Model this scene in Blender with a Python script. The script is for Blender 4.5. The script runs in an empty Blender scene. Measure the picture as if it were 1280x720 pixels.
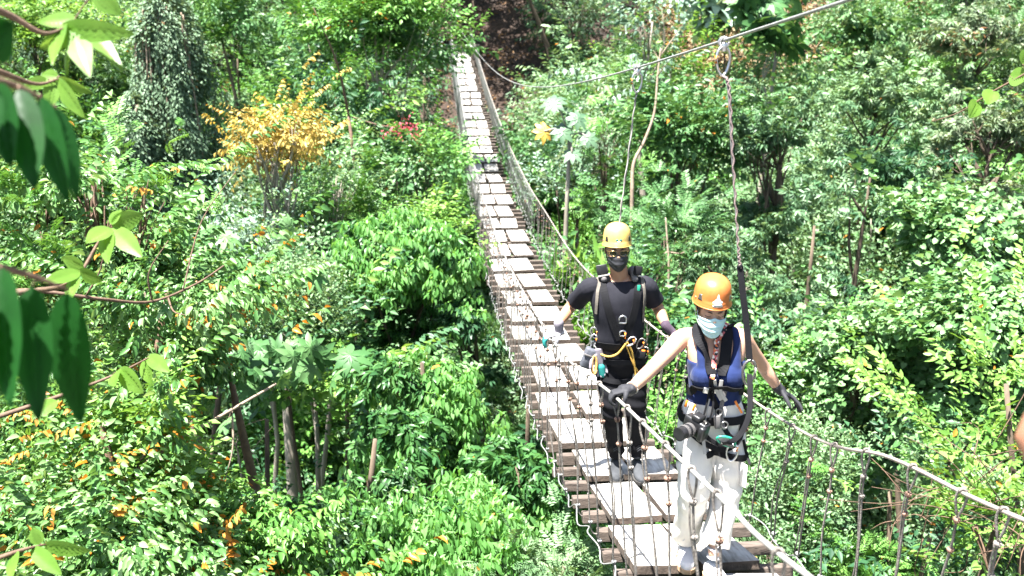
import bpy, bmesh, math, random
import numpy as np
from mathutils import Vector, Matrix, noise
from mathutils.bvhtree import BVHTree

random.seed(7)
rs = np.random.RandomState(11)
C = bpy.context.scene.collection
PI = math.pi

# ------------------------------------------------------------------ camera geometry
PITCH = math.radians(15.0)
FPX = 1250.0
CP, SP = math.cos(PITCH), math.sin(PITCH)

def at(px, py, D):
    """world point of a photo pixel at depth D along the optical axis"""
    u, v = (px - 640) / FPX * D, (py - 360) / FPX * D
    return Vector((u, D * CP - v * SP, -(D * SP + v * CP)))

def at_y(px, py, Y):
    """world point of a photo pixel on the plane y = Y"""
    v = (py - 360) / FPX
    return at(px, py, Y / (CP - v * SP))

# ------------------------------------------------------------------ tagging
def tag(o, label=None, cat=None, group=None, kind=None):
    if label: o['label'] = label
    if cat: o['category'] = cat
    if group: o['group'] = group
    if kind: o['kind'] = kind
    return o

def empty(name, loc, label, cat, group=None, rz=0):
    o = bpy.data.objects.new(name, None)
    C.objects.link(o)
    o.location = loc
    o.rotation_euler = (0, 0, rz)
    return tag(o, label, cat, group)

def link(name, me, mat, parent=None, smooth=True):
    o = bpy.data.objects.new(name, me)
    C.objects.link(o)
    if mat is not None and not me.materials: me.materials.append(mat)
    if parent is not None: o.parent = parent
    if smooth:
        me.polygons.foreach_set('use_smooth', np.ones(len(me.polygons), dtype=bool))
    return o

def copy_tree(o, parent=None):
    c = o.copy(); C.objects.link(c); c.parent = parent
    for ch in list(o.children): copy_tree(ch, c)
    return c

# ------------------------------------------------------------------ mesh builder
def frame_for(t):
    t = t.normalized()
    a = Vector((0, 0, 1)) if abs(t.z) < .9 else Vector((1, 0, 0))
    x = t.cross(a).normalized()
    y = x.cross(t).normalized()
    return x, y

def catmull(pts, n):
    """resample a polyline (lists of numbers or vectors) smoothly, n samples per span"""
    P = [np.array(p, float) for p in pts]
    if len(P) < 3: 
        return [P[0] + (P[-1] - P[0]) * k / n for k in range(n + 1)]
    P = [2 * P[0] - P[1]] + P + [2 * P[-1] - P[-2]]
    out = []
    for i in range(1, len(P) - 2):
        p0, p1, p2, p3 = P[i - 1:i + 3]
        for k in range(n):
            t = k / n
            out.append(.5 * (2 * p1 + (p2 - p0) * t + (2 * p0 - 5 * p1 + 4 * p2 - p3) * t * t + (3 * p1 - p0 - 3 * p2 + p3) * t ** 3))
    out.append(P[-2])
    return out

class MB:
    def __init__(s): s.v = []; s.f = []
    def add(s, vs, fs):
        b = len(s.v)
        s.v += [tuple(v) for v in vs]
        s.f += [tuple(i + b for i in f) for f in fs]
        return s
    def tube(s, pts, r, sides=8, twist=0, lobes=0, depth=0, cap=True):
        pts = [Vector(p) for p in pts]
        n = len(pts)
        rr = r if hasattr(r, '__len__') else [r] * n
        vs, fs = [], []
        x = None
        dist = 0
        for i, p in enumerate(pts):
            t = (pts[min(i + 1, n - 1)] - pts[max(i - 1, 0)])
            if t.length < 1e-9: t = Vector((0, 0, 1))
            t.normalize()
            if x is None: x, y = frame_for(t)
            else:
                x = (x - t * x.dot(t)).normalized(); y = t.cross(x) 
            if i: dist += (p - pts[i - 1]).length
            for k in range(sides):
                a = 2 * PI * k / sides
                q = rr[i]
                if lobes: q *= 1 - depth + depth * abs(math.cos(lobes * .5 * (a + twist * dist)))
                vs.append(p + x * (q * math.cos(a)) + y * (q * math.sin(a)))
        for i in range(n - 1):
            for k in range(sides):
                a, b = i * sides + k, i * sides + (k + 1) % sides
                fs.append((a, b, b + sides, a + sides))
        if cap:
            fs.append(tuple(range(sides - 1, -1, -1)))
            fs.append(tuple((n - 1) * sides + k for k in range(sides)))
        return s.add(vs, fs)
    def box(s, c, h, M=None, bev=0):
        """box with half sizes h, optional 3x3 rotation, optional chamfer"""
        bm = bmesh.new()
        bmesh.ops.create_cube(bm, size=2)
        for v in bm.verts: v.co = Vector((v.co.x * h[0], v.co.y * h[1], v.co.z * h[2]))
        if bev:
            bmesh.ops.bevel(bm, geom=list(bm.edges), offset=bev, segments=2, profile=.5, affect='EDGES')
        vs = [v.co.copy() for v in bm.verts]
        bm.verts.index_update()
        fs = [tuple(v.index for v in f.verts) for f in bm.faces]
        bm.free()
        c = Vector(c)
        vs = [(M @ v if M is not None else v) + c for v in vs]
        return s.add(vs, fs)
    def loft(s, rings):
        """closed loft of rings with equal vertex counts"""
        n = len(rings[0]); vs = [v for r in rings for v in r]; fs = []
        for i in range(len(rings) - 1):
            for k in range(n):
                a, b = i * n + k, i * n + (k + 1) % n
                fs.append((a, b, b + n, a + n))
        fs.append(tuple(range(n - 1, -1, -1)))
        fs.append(tuple((len(rings) - 1) * n + k for k in range(n)))
        return s.add(vs, fs)
    def ball(s, c, r, M=None, u=14, w=9):
        c = Vector(c); r = r if hasattr(r, '__len__') else (r, r, r)
        rings = []
        for i in range(1, w):
            a = PI * i / w
            ring = []
            for k in range(u):
                b = 2 * PI * k / u
                p = Vector((r[0] * math.sin(a) * math.cos(b), r[1] * math.sin(a) * math.sin(b), -r[2] * math.cos(a)))
                ring.append((M @ p if M is not None else p) + c)
            rings.append(ring)
        return s.loft(rings)
    def torus(s, c, R, r, axis, sx=1, sy=1, n=16, sides=8, start=0, end=2 * PI, upv=None):
        x, y = frame_for(Vector(axis))
        if upv is not None:
            y = Vector(upv).normalized(); x = y.cross(Vector(axis).normalized())
        full = abs(end - start - 2 * PI) < 1e-6
        pts = [Vector(c) + x * (R * sx * math.cos(a)) + y * (R * sy * math.sin(a)) for a in [start + (end - start) * k / n for k in range(n + 1)]]
        return s.tube(pts, r, sides, cap=not full)
    def mesh(s, name):
        me = bpy.data.meshes.new(name)
        me.from_pydata(s.v, [], s.f)
        me.validate(); me.update()
        return me
    def build(s, name, mat, parent=None, smooth=True):
        return link(name, s.mesh(name), mat, parent, smooth)

# ------------------------------------------------------------------ materials
def new_mat(name):
    m = bpy.data.materials.new(name); m.use_nodes = True
    nt = m.node_tree
    for n in list(nt.nodes): nt.nodes.remove(n)
    out = nt.nodes.new('ShaderNodeOutputMaterial')
    return m, nt, out

def N(nt, t, **kw):
    n = nt.nodes.new(t)
    for k, v in kw.items():
        if k.startswith('i_'):
            n.inputs[k[2:].replace('_', ' ')].default_value = v
        else: setattr(n, k, v)
    return n

def ramp(nt, stops):
    r = nt.nodes.new('ShaderNodeValToRGB')
    e = r.color_ramp.elements
    while len(e) > 1: e.remove(e[-1])
    e[0].position = stops[0][0]; e[0].color = (*stops[0][1], 1)
    for p, c in stops[1:]:
        k = e.new(p); k.color = (*c, 1)
    return r

def surf(name, c1, c2=None, rough=.6, scale=8, bump=.2, bscale=None, metal=0, spec=.5, stretch=(1, 1, 1), detail=6, bdist=.01, sheen=0, sss=0):
    """noise-coloured principled surface in object space"""
    m, nt, out = new_mat(name)
    c2 = c2 or c1
    p = N(nt, 'ShaderNodeBsdfPrincipled')
    p.inputs['Roughness'].default_value = rough
    p.inputs['Metallic'].default_value = metal
    p.inputs['Specular IOR Level'].default_value = spec
    if sheen: p.inputs['Sheen Weight'].default_value = sheen
    if sss:
        p.inputs['Subsurface Weight'].default_value = sss
        p.inputs['Subsurface Radius'].default_value = (.02, .008, .004)
        p.inputs['Subsurface Scale'].default_value = .5
    tc = N(nt, 'ShaderNodeTexCoord')
    mp = N(nt, 'ShaderNodeMapping'); mp.inputs['Scale'].default_value = stretch
    nt.links.new(tc.outputs['Object'], mp.inputs['Vector'])
    nz = N(nt, 'ShaderNodeTexNoise', i_Scale=scale, i_Detail=detail, i_Roughness=.6)
    nt.links.new(mp.outputs[0], nz.inputs['Vector'])
    r = ramp(nt, [(.3, c1), (.7, c2)])
    nt.links.new(nz.outputs['Fac'], r.inputs['Fac'])
    nt.links.new(r.outputs[0], p.inputs['Base Color'])
    if bump:
        nb = N(nt, 'ShaderNodeTexNoise', i_Scale=bscale or scale * 4, i_Detail=4)
        nt.links.new(mp.outputs[0], nb.inputs['Vector'])
        b = N(nt, 'ShaderNodeBump', i_Strength=bump, i_Distance=bdist)
        nt.links.new(nb.outputs['Fac'], b.inputs['Height'])
        nt.links.new(b.outputs[0], p.inputs['Normal'])
    nt.links.new(p.outputs[0], out.inputs['Surface'])
    return m

def leaf_mat(name, stops, rough=.42, trans=.20, spec=.25, tboost=1.4):
    m, nt, out = new_mat(name)
    a = N(nt, 'ShaderNodeAttribute', attribute_name='tint')
    r = ramp(nt, stops)
    nt.links.new(a.outputs['Fac'], r.inputs['Fac'])
    p = N(nt, 'ShaderNodeBsdfPrincipled', i_Roughness=rough)
    p.inputs['Specular IOR Level'].default_value = spec
    nt.links.new(r.outputs[0], p.inputs['Base Color'])
    t = N(nt, 'ShaderNodeBsdfTranslucent')
    hs = N(nt, 'ShaderNodeMixRGB', blend_type='MULTIPLY'); hs.inputs['Fac'].default_value = 1
    hs.inputs['Color2'].default_value = (tboost * 1.15, tboost, tboost * .55, 1)
    nt.links.new(r.outputs[0], hs.inputs['Color1'])
    nt.links.new(hs.outputs[0], t.inputs['Color'])
    mx = N(nt, 'ShaderNodeMixShader'); mx.inputs['Fac'].default_value = trans
    nt.links.new(p.outputs[0], mx.inputs[1]); nt.links.new(t.outputs[0], mx.inputs[2])
    nt.links.new(mx.outputs[0], out.inputs['Surface'])
    return m

OR1, OR2 = (.42, .17, .025), (.30, .09, .02)
def gstops(dark, mid, light, orange=OR1):
    dark, mid, light = [(r * .90, g * 1.03, b * 1.15) for r, g, b in (dark, mid, light)]
    glint = tuple(v * 1.12 + .025 for v in light)  # palest leaves: pale undersides, with glossy glints put into the colour
    return [(0, dark), (.42, mid), (.70, light), (.84, glint), (.88, glint), (.93, orange), (1, orange)]

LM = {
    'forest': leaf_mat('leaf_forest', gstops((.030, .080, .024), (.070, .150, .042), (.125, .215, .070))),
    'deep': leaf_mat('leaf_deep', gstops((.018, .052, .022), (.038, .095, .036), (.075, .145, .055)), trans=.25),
    'bright': leaf_mat('leaf_bright', gstops((.050, .13, .024), (.10, .22, .036), (.18, .30, .065))),
    'flush': leaf_mat('leaf_flush', gstops((.024, .072, .024), (.050, .125, .030), (.085, .175, .045)), trans=.3, rough=.36),
    'young': leaf_mat('leaf_young', gstops((.10, .235, .048), (.155, .32, .075), (.225, .38, .12)), trans=.38, rough=.38, tboost=1.5),
    'pale': leaf_mat('leaf_pale', gstops((.085, .145, .060), (.15, .235, .095), (.25, .32, .15)), rough=.48),
    'lime': leaf_mat('leaf_lime', gstops((.07, .15, .028), (.14, .25, .04), (.24, .35, .075)), trans=.3),
    'curl': leaf_mat('leaf_curl', gstops((.045, .115, .030), (.105, .205, .05), (.225, .315, .12)), rough=.34, trans=.28),
    'gold': leaf_mat('leaf_gold', [(0, (.15, .19, .06)), (.3, (.44, .33, .075)), (.86, (.58, .44, .16)), (1, (.57, .32, .08))], rough=.5),
    'silver': leaf_mat('leaf_silver', gstops((.11, .17, .105), (.20, .275, .175), (.34, .40, .29)), rough=.42),
    'tier': leaf_mat('leaf_tier', gstops((.040, .085, .036), (.095, .165, .070), (.19, .26, .13), (.30, .16, .10)), rough=.36, trans=.28),
    'pink': leaf_mat('leaf_pink', gstops((.060, .095, .040), (.14, .185, .085), (.27, .29, .16), (.36, .19, .13)), rough=.4),
    'vine': leaf_mat('leaf_vine', gstops((.055, .125, .035), (.125, .23, .070), (.24, .34, .14)), rough=.36),
    'drape': leaf_mat('leaf_drape', gstops((.065, .10, .050), (.125, .18, .09), (.21, .27, .15), (.25, .15, .07)), rough=.6),
    'red': leaf_mat('leaf_red', [(0, (.34, .04, .07)), (1, (.52, .12, .16))], rough=.5),
    'amber': leaf_mat('leaf_amber', [(0, (.42, .34, .10)), (.35, (.46, .20, .04)), (.7, (.50, .30, .07)), (1, (.34, .10, .025))], rough=.5, trans=.3),
    'dead': leaf_mat('leaf_dead', [(0, (.10, .055, .025)), (.6, (.20, .11, .05)), (1, (.32, .2, .09))], rough=.7, trans=.1),
}
BARK = surf('bark_brown', (.055, .038, .026), (.15, .11, .075), rough=.9, scale=6, bump=.6, stretch=(1, 1, .3), bdist=.02)
BARK_PALE = surf('bark_pale', (.20, .17, .135), (.36, .32, .26), rough=.85, scale=7, bump=.5, stretch=(1, 1, .3), bdist=.01)
TWIG = surf('twig_grey', (.17, .12, .085), (.33, .26, .19), rough=.85, scale=20, bump=.3)
TWIG_DARK = surf('twig_brown', (.07, .04, .025), (.15, .09, .055), rough=.8, scale=20, bump=.3)

# ------------------------------------------------------------------ foliage
def leaf(L, W, fold=.25, droop=.2, seg=1, tipw=.5):
    """one leaf along +x from the origin: (verts, tris). seg=1: a folded rhombus of two triangles"""
    if seg == 1:
        return (np.array([(0, 0, 0), (L * .45, W / 2, fold * W / 2 - droop * L * .2), (L, 0, -droop * L), (L * .45, -W / 2, fold * W / 2 - droop * L * .2)]),
                np.array([(0, 2, 1), (0, 3, 2)]))
    xs = np.linspace(0, 1, seg + 2)
    V, F = [(0, 0, 0)], []
    for x in xs[1:-1]:
        w = W / 2 * math.sin(PI * x ** .8) ** .75
        z = -droop * L * x * x
        V += [(L * x, w, z + fold * w), (L * x, 0, z), (L * x, -w, z + fold * w)]
    V.append((L, 0, -droop * L))
    F += [(0, 2, 1), (0, 3, 2)]
    for i in range(seg - 1):
        a = 1 + 3 * i; b = a + 3
        F += [(a, a + 1, b + 1), (a, b + 1, b), (a + 1, a + 2, b + 2), (a + 1, b + 2, b + 1)]
    a = 1 + 3 * (seg - 1); e = len(V) - 1
    F += [(a, a + 1, e), (a + 1, a + 2, e)]
    return np.array(V, float), np.array(F)

def heart(L, W):
    V = np.array([(0, 0, 0), (-L * .14, W * .3, .01), (L * .16, W * .5, .0), (L * .6, W * .34, -.01), (L, 0, -.03 * L), (L * .6, -W * .34, -.01), (L * .16, -W * .5, .0), (-L * .14, -W * .3, .01), (L * .4, 0, -.12 * W)])
    F = np.array([(0, 8, 1), (1, 8, 2), (2, 8, 3), (3, 8, 4), (4, 8, 5), (5, 8, 6), (6, 8, 7), (7, 8, 0)])
    return V, F

def rot(yaw, pitch, roll):
    """x axis to a direction with yaw about z and pitch up, then roll about it"""
    return np.array(Matrix.Rotation(yaw, 3, 'Z') @ Matrix.Rotation(-pitch, 3, 'Y') @ Matrix.Rotation(roll, 3, 'X'))

def spray(kind, R, seg=1):
    """template spray: axis +x, up +z, unit metres. returns verts, tris, leaf index per tri"""
    Vs, Fs, Ids = [], [], []
    def put(lf, M, p):
        b = sum(len(v) for v in Vs)
        Vs.append(lf[0] @ M.T + np.array(p)); Fs.append(lf[1] + b); Ids.append(np.full(len(lf[1]), len(Ids)))
    u = lambda a, b: R.uniform(a, b)
    if kind == 'broad':
        n = R.randint(9, 13)
        for i in range(n):
            x = .42 * i / n; s = 1 if i % 2 else -1
            L = u(.09, .14)
            put(leaf(L, L * u(.4, .52), u(.1, .4), u(.05, .35), seg), rot(s * u(.4, 1.25), u(-.6, .1), u(-.35, .35)), (x, s * .01, -.25 * x * x + u(-.03, .03)))
    elif kind == 'hang':
        n = R.randint(8, 12)
        for i in range(n):
            x = .5 * i / n; s = 1 if i % 2 else -1
            L = u(.09, .15)
            put(leaf(L, L * u(.42, .55), u(.3, .9), u(.1, .5), seg), rot(s * u(.3, 1.3), u(-1.3, -.35), u(-.6, .6)), (x, s * .012, -.3 * x * x))
    elif kind == 'whorl':
        for k in range(2):
            ox, oy = u(-.04, .20), u(-.14, .14); n = R.randint(7, 10)
            for i in range(n):
                a = 2 * PI * i / n + u(-.25, .25); L = u(.11, .16)
                put(leaf(L, L * u(.30, .38), u(.1, .35), u(.25, .55), seg), rot(a, u(-.55, .05), u(-.25, .25)), (ox + .02 * math.cos(a), oy + .02 * math.sin(a), u(-.02, .02)))
    elif kind == 'tuft':
        n = R.randint(9, 13)
        for i in range(n):
            a = 2 * PI * i / n + u(-.25, .25); q = i % 3
            L = u(.11, .17)
            put(leaf(L, L * u(.36, .46), u(.2, .6), u(.05, .25), seg), rot(a, u(-1.45, -.75), u(-.4, .4)), (.055 * math.cos(a) * (1 + q * .3), .055 * math.sin(a) * (1 + q * .3), .06 - .05 * q))
        for i in range(3):
            a = u(0, 6.28); L = u(.07, .11)
            put(leaf(L, L * .4, .4, .1, seg), rot(a, u(.2, 1.0), 0), (0, 0, .05))
    elif kind == 'flush':
        n = R.randint(8, 12)
        for i in range(n):
            a = 2 * PI * i / n + u(-.2, .2)
            L = u(.15, .21)
            put(leaf(L, L * u(.32, .4), u(.2, .5), u(.15, .35), seg), rot(a, u(-1.25, -.45), u(-.3, .3)), (.03 * math.cos(a), .03 * math.sin(a), u(-.03, .05)))
        for i in range(4):
            a = u(0, 6.28); L = u(.08, .13)
            put(leaf(L, L * .36, .3, .2, seg), rot(a, u(-.3, .5), 0), (0, 0, .05))
    elif kind == 'pinnate':
        for k in range(3):
            ya = u(-1.2, 1.2); M0 = rot(ya, u(-.4, .3), u(-.3, .3))
            for i in range(9):
                x = .05 + .36 * i / 9
                for s in (-1, 1):
                    L = u(.07, .10) * (1.1 - .5 * abs(i / 9 - .4))
                    M = M0 @ rot(s * u(.9, 1.25), u(-.35, 0), 0)
                    put(leaf(L, L * .36, .2, .15, 1), M, M0 @ np.array((x, 0, -.35 * x * x)))
    elif kind == 'heart':
        for i in range(R.randint(3, 5)):
            L = u(.10, .17)
            put(heart(L, L * u(.85, 1.0)), rot(u(-.9, .9), u(-1.25, -.35), u(-.6, .6)), (u(-.08, .10), u(-.16, .16), u(-.16, .16)))
    elif kind == 'palmate':
        n = 8
        for k in range(R.randint(1, 3)):
            c = (u(-.1, .3), u(-.25, .25), u(-.1, .15)); M0 = rot(0, u(-.6, .1), u(-.4, .4)); r = u(.3, .42)
            for i in range(n):
                a = 2 * PI * (i + .5) / n * .92
                put(leaf(r * u(.85, 1.05), r * .36, .15, .25, 3), M0 @ rot(a, -.12, 0), c)
    elif kind == 'blade':
        for i in range(7):
            L = u(.35, .6)
            put(leaf(L, L * .16, .4, .25, 3), rot(u(0, 6.28), u(.7, 1.35), u(-.5, .5)), (u(-.1, .1), u(-.1, .1), -.2))
    elif kind == 'fine':
        for i in range(16):
            L = u(.05, .08)
            put(leaf(L, L * .5, .2, .2, 1), rot(u(0, 6.28), u(-.9, .5), u(-.5, .5)), (u(-.12, .2), u(-.14, .14), u(-.14, .12)))
    elif kind == 'drape':
        for i in range(12):
            L = u(.06, .10); z = -.55 * i / 12
            put(leaf(L, L * .55, .2, .2, 1), rot(u(-1.4, 1.4), u(-1.3, -.5), u(-.5, .5)), (u(-.04, .06), u(-.06, .06), z))
    elif kind == 'litter':
        for i in range(8):
            L = u(.08, .14)
            put(leaf(L, L * .5, .2, .1, 1), rot(u(0, 6.28), u(-.3, .3), u(-.5, .5)), (u(-.25, .25), u(-.25, .25), u(0, .04)))
    return np.concatenate(Vs), np.concatenate(Fs), np.concatenate(Ids)

_T = {}
def templates(kind, seg):
    if (kind, seg) not in _T:
        R = np.random.RandomState(abs(hash_(kind)) % 9999 + seg)
        _T[kind, seg] = [spray(kind, R, seg) for _ in range(6)]
    return _T[kind, seg]
def hash_(s): return sum((i + 1) * ord(c) * 31 for i, c in enumerate(s))

def foliage_mesh(name, P, A, kind, size, mat, seg=1, orange=.01, roll=.45, bias=None, lightp=.5):
    """sprays at points P (n,3), axes A (n,3 unit); size scalar or (n,)"""
    n = len(P)
    size = np.broadcast_to(np.asarray(size, float), (n,)) * rs.uniform(.75, 1.25, n)
    x = A / np.linalg.norm(A, axis=1, keepdims=True)
    y = np.cross(np.array([0, 0, 1.0]), x); y /= np.linalg.norm(y, axis=1, keepdims=True) + 1e-9
    z = np.cross(x, y)
    ro = rs.normal(0, roll, n)
    y2 = y * np.cos(ro)[:, None] + z * np.sin(ro)[:, None]; z2 = np.cross(x, y2)
    M = np.stack([x, y2, z2], axis=2) * size[:, None, None]
    T = templates(kind, seg)
    ti = rs.randint(0, len(T), n)
    VV, FF, TT = [], [], []; base = 0
    sp = rs.uniform(0, 1, n)
    for k, (v, f, ids) in enumerate(T):
        sel = np.where(ti == k)[0]
        if not len(sel): continue
        W = np.einsum('nij,vj->nvi', M[sel], v) + P[sel][:, None, :]
        m = len(sel)
        VV.append(W.reshape(-1, 3))
        FF.append((f[None] + (np.arange(m) * len(v))[:, None, None] + base).reshape(-1, 3))
        nl = ids.max() + 1
        lr = sp[sel][:, None] * .5 + rs.uniform(0, .5, (m, nl))
        lr = lr * .86
        ocl = orange * np.where(fnoise(P[sel], 1.6, 4.) > .3, 3.6, .12)[:, None]     # dead leaves come in clusters
        lr = np.where(rs.uniform(0, 1, (m, nl)) < ocl, rs.uniform(.95, 1, (m, nl)), lr)
        TT.append(lr[:, ids].reshape(-1))
        base += m * len(v)
    V, F, t = np.concatenate(VV), np.concatenate(FF), np.concatenate(TT)
    me = bpy.data.meshes.new(name)
    me.vertices.add(len(V)); me.vertices.foreach_set('co', V.astype(np.float32).ravel())
    me.loops.add(len(F) * 3); me.loops.foreach_set('vertex_index', F.astype(np.int32).ravel())
    me.polygons.add(len(F)); me.polygons.foreach_set('loop_start', np.arange(len(F), dtype=np.int32) * 3)
    a = me.attributes.new('tint', 'FLOAT', 'FACE'); a.data.foreach_set('value', t.astype(np.float32))
    me.update(calc_edges=True)
    me.materials.append(mat)
    return me

def fnoise(p, f, s=0.):
    """cheap smooth noise in about -1..1 on (n,3)"""
    x, y, z = p[:, 0] * f + s, p[:, 1] * f + 1.7 * s, p[:, 2] * f + 2.3 * s
    return (np.sin(x + 1.3 * np.sin(y * 1.1)) + np.sin(1.7 * y + 1.1 * np.sin(z * 1.3)) + np.sin(1.3 * z + 1.2 * np.sin(x * .9 + y))) / 3

def crown_points(c, R, nl, spacing, lobe=.45, up=.35, gap=-.35, inner=.08, maxn=6000, under=-.2, flat=1.):
    """points and outward axes over the lobes of a crown; also the lobe centres"""
    c = np.array(c, float); R = np.array(R, float)
    Ps, As, Ls = [], [], []
    for i in range(nl):
        d = rs.normal(size=3); d /= np.linalg.norm(d)
        if d[2] < -.4: d[2] *= -.6
        lc = c + d * R * rs.uniform(.35, .72)
        lr = R * lobe * rs.uniform(.65, 1.25) * (1, 1, flat)
        Ls.append(lc)
        area = 4 * PI * (np.prod(lr) ** (2 / 3))
        n = max(8, int(min(maxn / nl, area / spacing ** 2)))
        q = rs.normal(size=(n, 3)); q /= np.linalg.norm(q, axis=1, keepdims=True)
        q = q[q[:, 2] > under]
        rad = np.where(rs.uniform(0, 1, len(q)) < inner, rs.uniform(.35, .8, len(q)), rs.uniform(.85, 1.12, len(q)))
        p = lc + q * lr * rad[:, None]
        Ps.append(p); As.append(q)
    P, A = np.concatenate(Ps), np.concatenate(As)
    e = np.linalg.norm((P - c) / R, axis=1)
    keep = (fnoise(P, 2.2 / max(.6, R.mean() ** .5), rs.uniform(0, 9)) > gap) & (e < 1.25)
    P, A = P[keep], A[keep]
    P = P + A * (fnoise(P, 1.3 / max(.5, R.mean() ** .5), rs.uniform(0, 9)) * .28 * R.mean())[:, None]
    A = A.copy(); A[:, 2] = np.clip(A[:, 2], -.4, .7) + up * .3
    A += rs.normal(0, .25, A.shape)
    return P, A, Ls

def limb_pts(a, b, sag=0, wob=.08, n=7):
    a, b = np.array(a, float), np.array(b, float)
    L = np.linalg.norm(b - a); o = rs.normal(0, wob * L, (3, 3))
    pts = [a, a + (b - a) * .33 + o[0] * (.5, .5, .2), a + (b - a) * .68 + o[1] * (.5, .5, .2) + np.array((0, 0, sag)), b]
    return catmull(pts, max(2, n // 3))

# ------------------------------------------------------------------ terrain
def xb(y): return 1.38 - .082 * y            # bridge centre line
_gy = [-30, -2, 1.6, 4, 8, 14, 20, 28, 36, 42, 44.2, 50, 60, 80, 130]
_gz = [2, -1.95, -2.3, -6, -10.5, -13, -12, -9, -6, -2.4, -1.3, 2.6, 10, 25, 52]
def ground(x, y):
    x = np.asarray(x, float); y = np.asarray(y, float)
    z = np.interp(y, _gy, _gz)
    ss = lambda t: np.clip(t, 0, 1) ** 2 * (3 - 2 * np.clip(t, 0, 1))
    z = z + ss((y - 6) / 12) * ss((60 - y) / 25) * (np.maximum(0, -x - 5) * .33 + np.maximum(0, x - 4) * .42)
    z = z + ss((y - 3) / 4) * ss((16 - y) / 6) * np.maximum(0, x - 3.5) * .75
    z = z + .25 * np.sin(x * .7 + .4 * y) * np.cos(.55 * y - .3 * x) * ss((y - 2.5) / 4)
    return z

gxs = np.concatenate([np.linspace(-90, -30, 13)[:-1], np.linspace(-30, 36, 100), np.linspace(36, 100, 13)[1:]])
gys = np.concatenate([np.linspace(-30, -2, 8)[:-1], np.linspace(-2, 66, 104), np.linspace(66, 130, 14)[1:]])
GX, GY = np.meshgrid(gxs, gys)
GZ = ground(GX, GY)
nx, ny = len(gxs), len(gys)
tv = np.stack([GX, GY, GZ], -1).reshape(-1, 3)
tf = [(j * nx + i, j * nx + i + 1, (j + 1) * nx + i + 1, (j + 1) * nx + i) for j in range(ny - 1) for i in range(nx - 1)]
me = bpy.data.meshes.new('hillside'); me.from_pydata(tv.tolist(), [], tf); me.update()
SOIL = surf('soil', (.012, .008, .006), (.055, .032, .020), rough=.95, scale=1.6, bump=.8, bscale=9, bdist=.15, detail=10)
tag(link('hillside', me, SOIL), kind='structure')

def dirt_zone(x, y):
    a = (x - xb(y) > -1.5) & (x - xb(y) < 3.0) & (y > 39) & (y < 56)
    b = (np.abs(x - 11.0) < 4.6) & (y > 37) & (y < 52)
    return a | b

# open hollows among the trees: tunnels of air under the canopy, (end, end, radius)
HOLLOWS = [(at(345, 520, 5.5), at(350, 560, 13), .62), (at(1075, 290, 11), at(1085, 320, 19), .75), (at(990, 290, 13), at(1000, 310, 20), .6), (at(285, 70, 20), at(290, 100, 33), 1.1), (at(640, 470, 10), at(650, 510, 15), .5), (at(1110, 610, 7.5), at(1115, 650, 12), .45), (at(700, 270, 17), at(705, 290, 26), .7)]
def in_hollow(P, grow=0.):
    P = np.atleast_2d(np.asarray(P, float)); m = np.zeros(len(P), bool)
    w = 1 + .45 * fnoise(P, 2.3, 5.)
    for a_, b_, r in HOLLOWS:
        a_, b_ = np.array(a_), np.array(b_); ab = b_ - a_
        t = np.clip(((P - a_) @ ab) / (ab @ ab), 0, 1)
        m |= np.linalg.norm(P - (a_ + t[:, None] * ab), axis=1) < r * w + grow
    return m
# undergrowth and leaf litter
def cover(name, n, kind, size, mat, x0, x1, hmax, orange, f=0., thr=-9):
    ux = rs.uniform(x0, x1, n); uy = 1.8 + 64 * rs.uniform(0, 1, n) ** 1.1
    keep = ~dirt_zone(ux, uy) & (np.abs(ux) < 5 + .72 * uy)
    q = np.stack([ux, uy, 0 * ux], 1)
    hh = .5 + .5 * fnoise(q, .9, 3.1)
    keep &= fnoise(q, .5, f) > thr
    ux, uy, hh = ux[keep], uy[keep], hh[keep]
    uz = ground(ux, uy) + .05 + hmax * hh * rs.uniform(.3, 1, len(ux)) * np.clip(uy / 8, .3, 1)
    ang = rs.uniform(0, 2 * PI, len(ux))
    me = foliage_mesh(name, np.stack([ux, uy, uz], 1), np.stack([np.cos(ang), np.sin(ang) - .4, rs.uniform(-.1, .8, len(ux))], 1), kind, size, mat, orange=orange)
    tag(link(name, me, None, smooth=False), kind='stuff')
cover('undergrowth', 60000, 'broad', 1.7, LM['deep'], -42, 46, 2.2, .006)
cover('fern_undergrowth', 26000, 'pinnate', 1.5, LM['forest'], -42, 46, 2.4, .006, 1.0, -.2)
cover('pale_undergrowth', 26000, 'fine', 1.8, LM['pale'], -42, 46, 2.6, .01, 4.0, -.1)
n = 2600
lx = rs.uniform(-7, 17, n); ly = rs.uniform(36, 62, n); k = dirt_zone(lx, ly); lx, ly = lx[k], ly[k]
ang = rs.uniform(0, 2 * PI, len(lx))
me = foliage_mesh('leaf_litter', np.stack([lx, ly, ground(lx, ly) + .03], 1), np.stack([np.cos(ang), np.sin(ang), .0 * ang + rs.normal(0, .3, len(lx))], 1), 'litter', 1.4, LM['dead'], orange=.02)
tag(link('leaf_litter', me, None, smooth=False), kind='stuff')

LM['dry'] = leaf_mat('leaf_dry', [(0, (.13, .085, .045)), (.5, (.26, .19, .11)), (1, (.40, .33, .21))], rough=.8, trans=.15)
n = 5200
gx = rs.uniform(6, 16, n); gy = rs.uniform(36.5, 53, n); ang = rs.uniform(0, 2 * PI, n)
me = foliage_mesh('dry_grass', np.stack([gx, gy, ground(gx, gy) + .08], 1), np.stack([np.cos(ang), np.sin(ang), rs.uniform(0, .5, n)], 1), 'litter', 1.9, LM['dry'], orange=0)
tag(link('dry_grass', me, None, smooth=False), kind='stuff')
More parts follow.
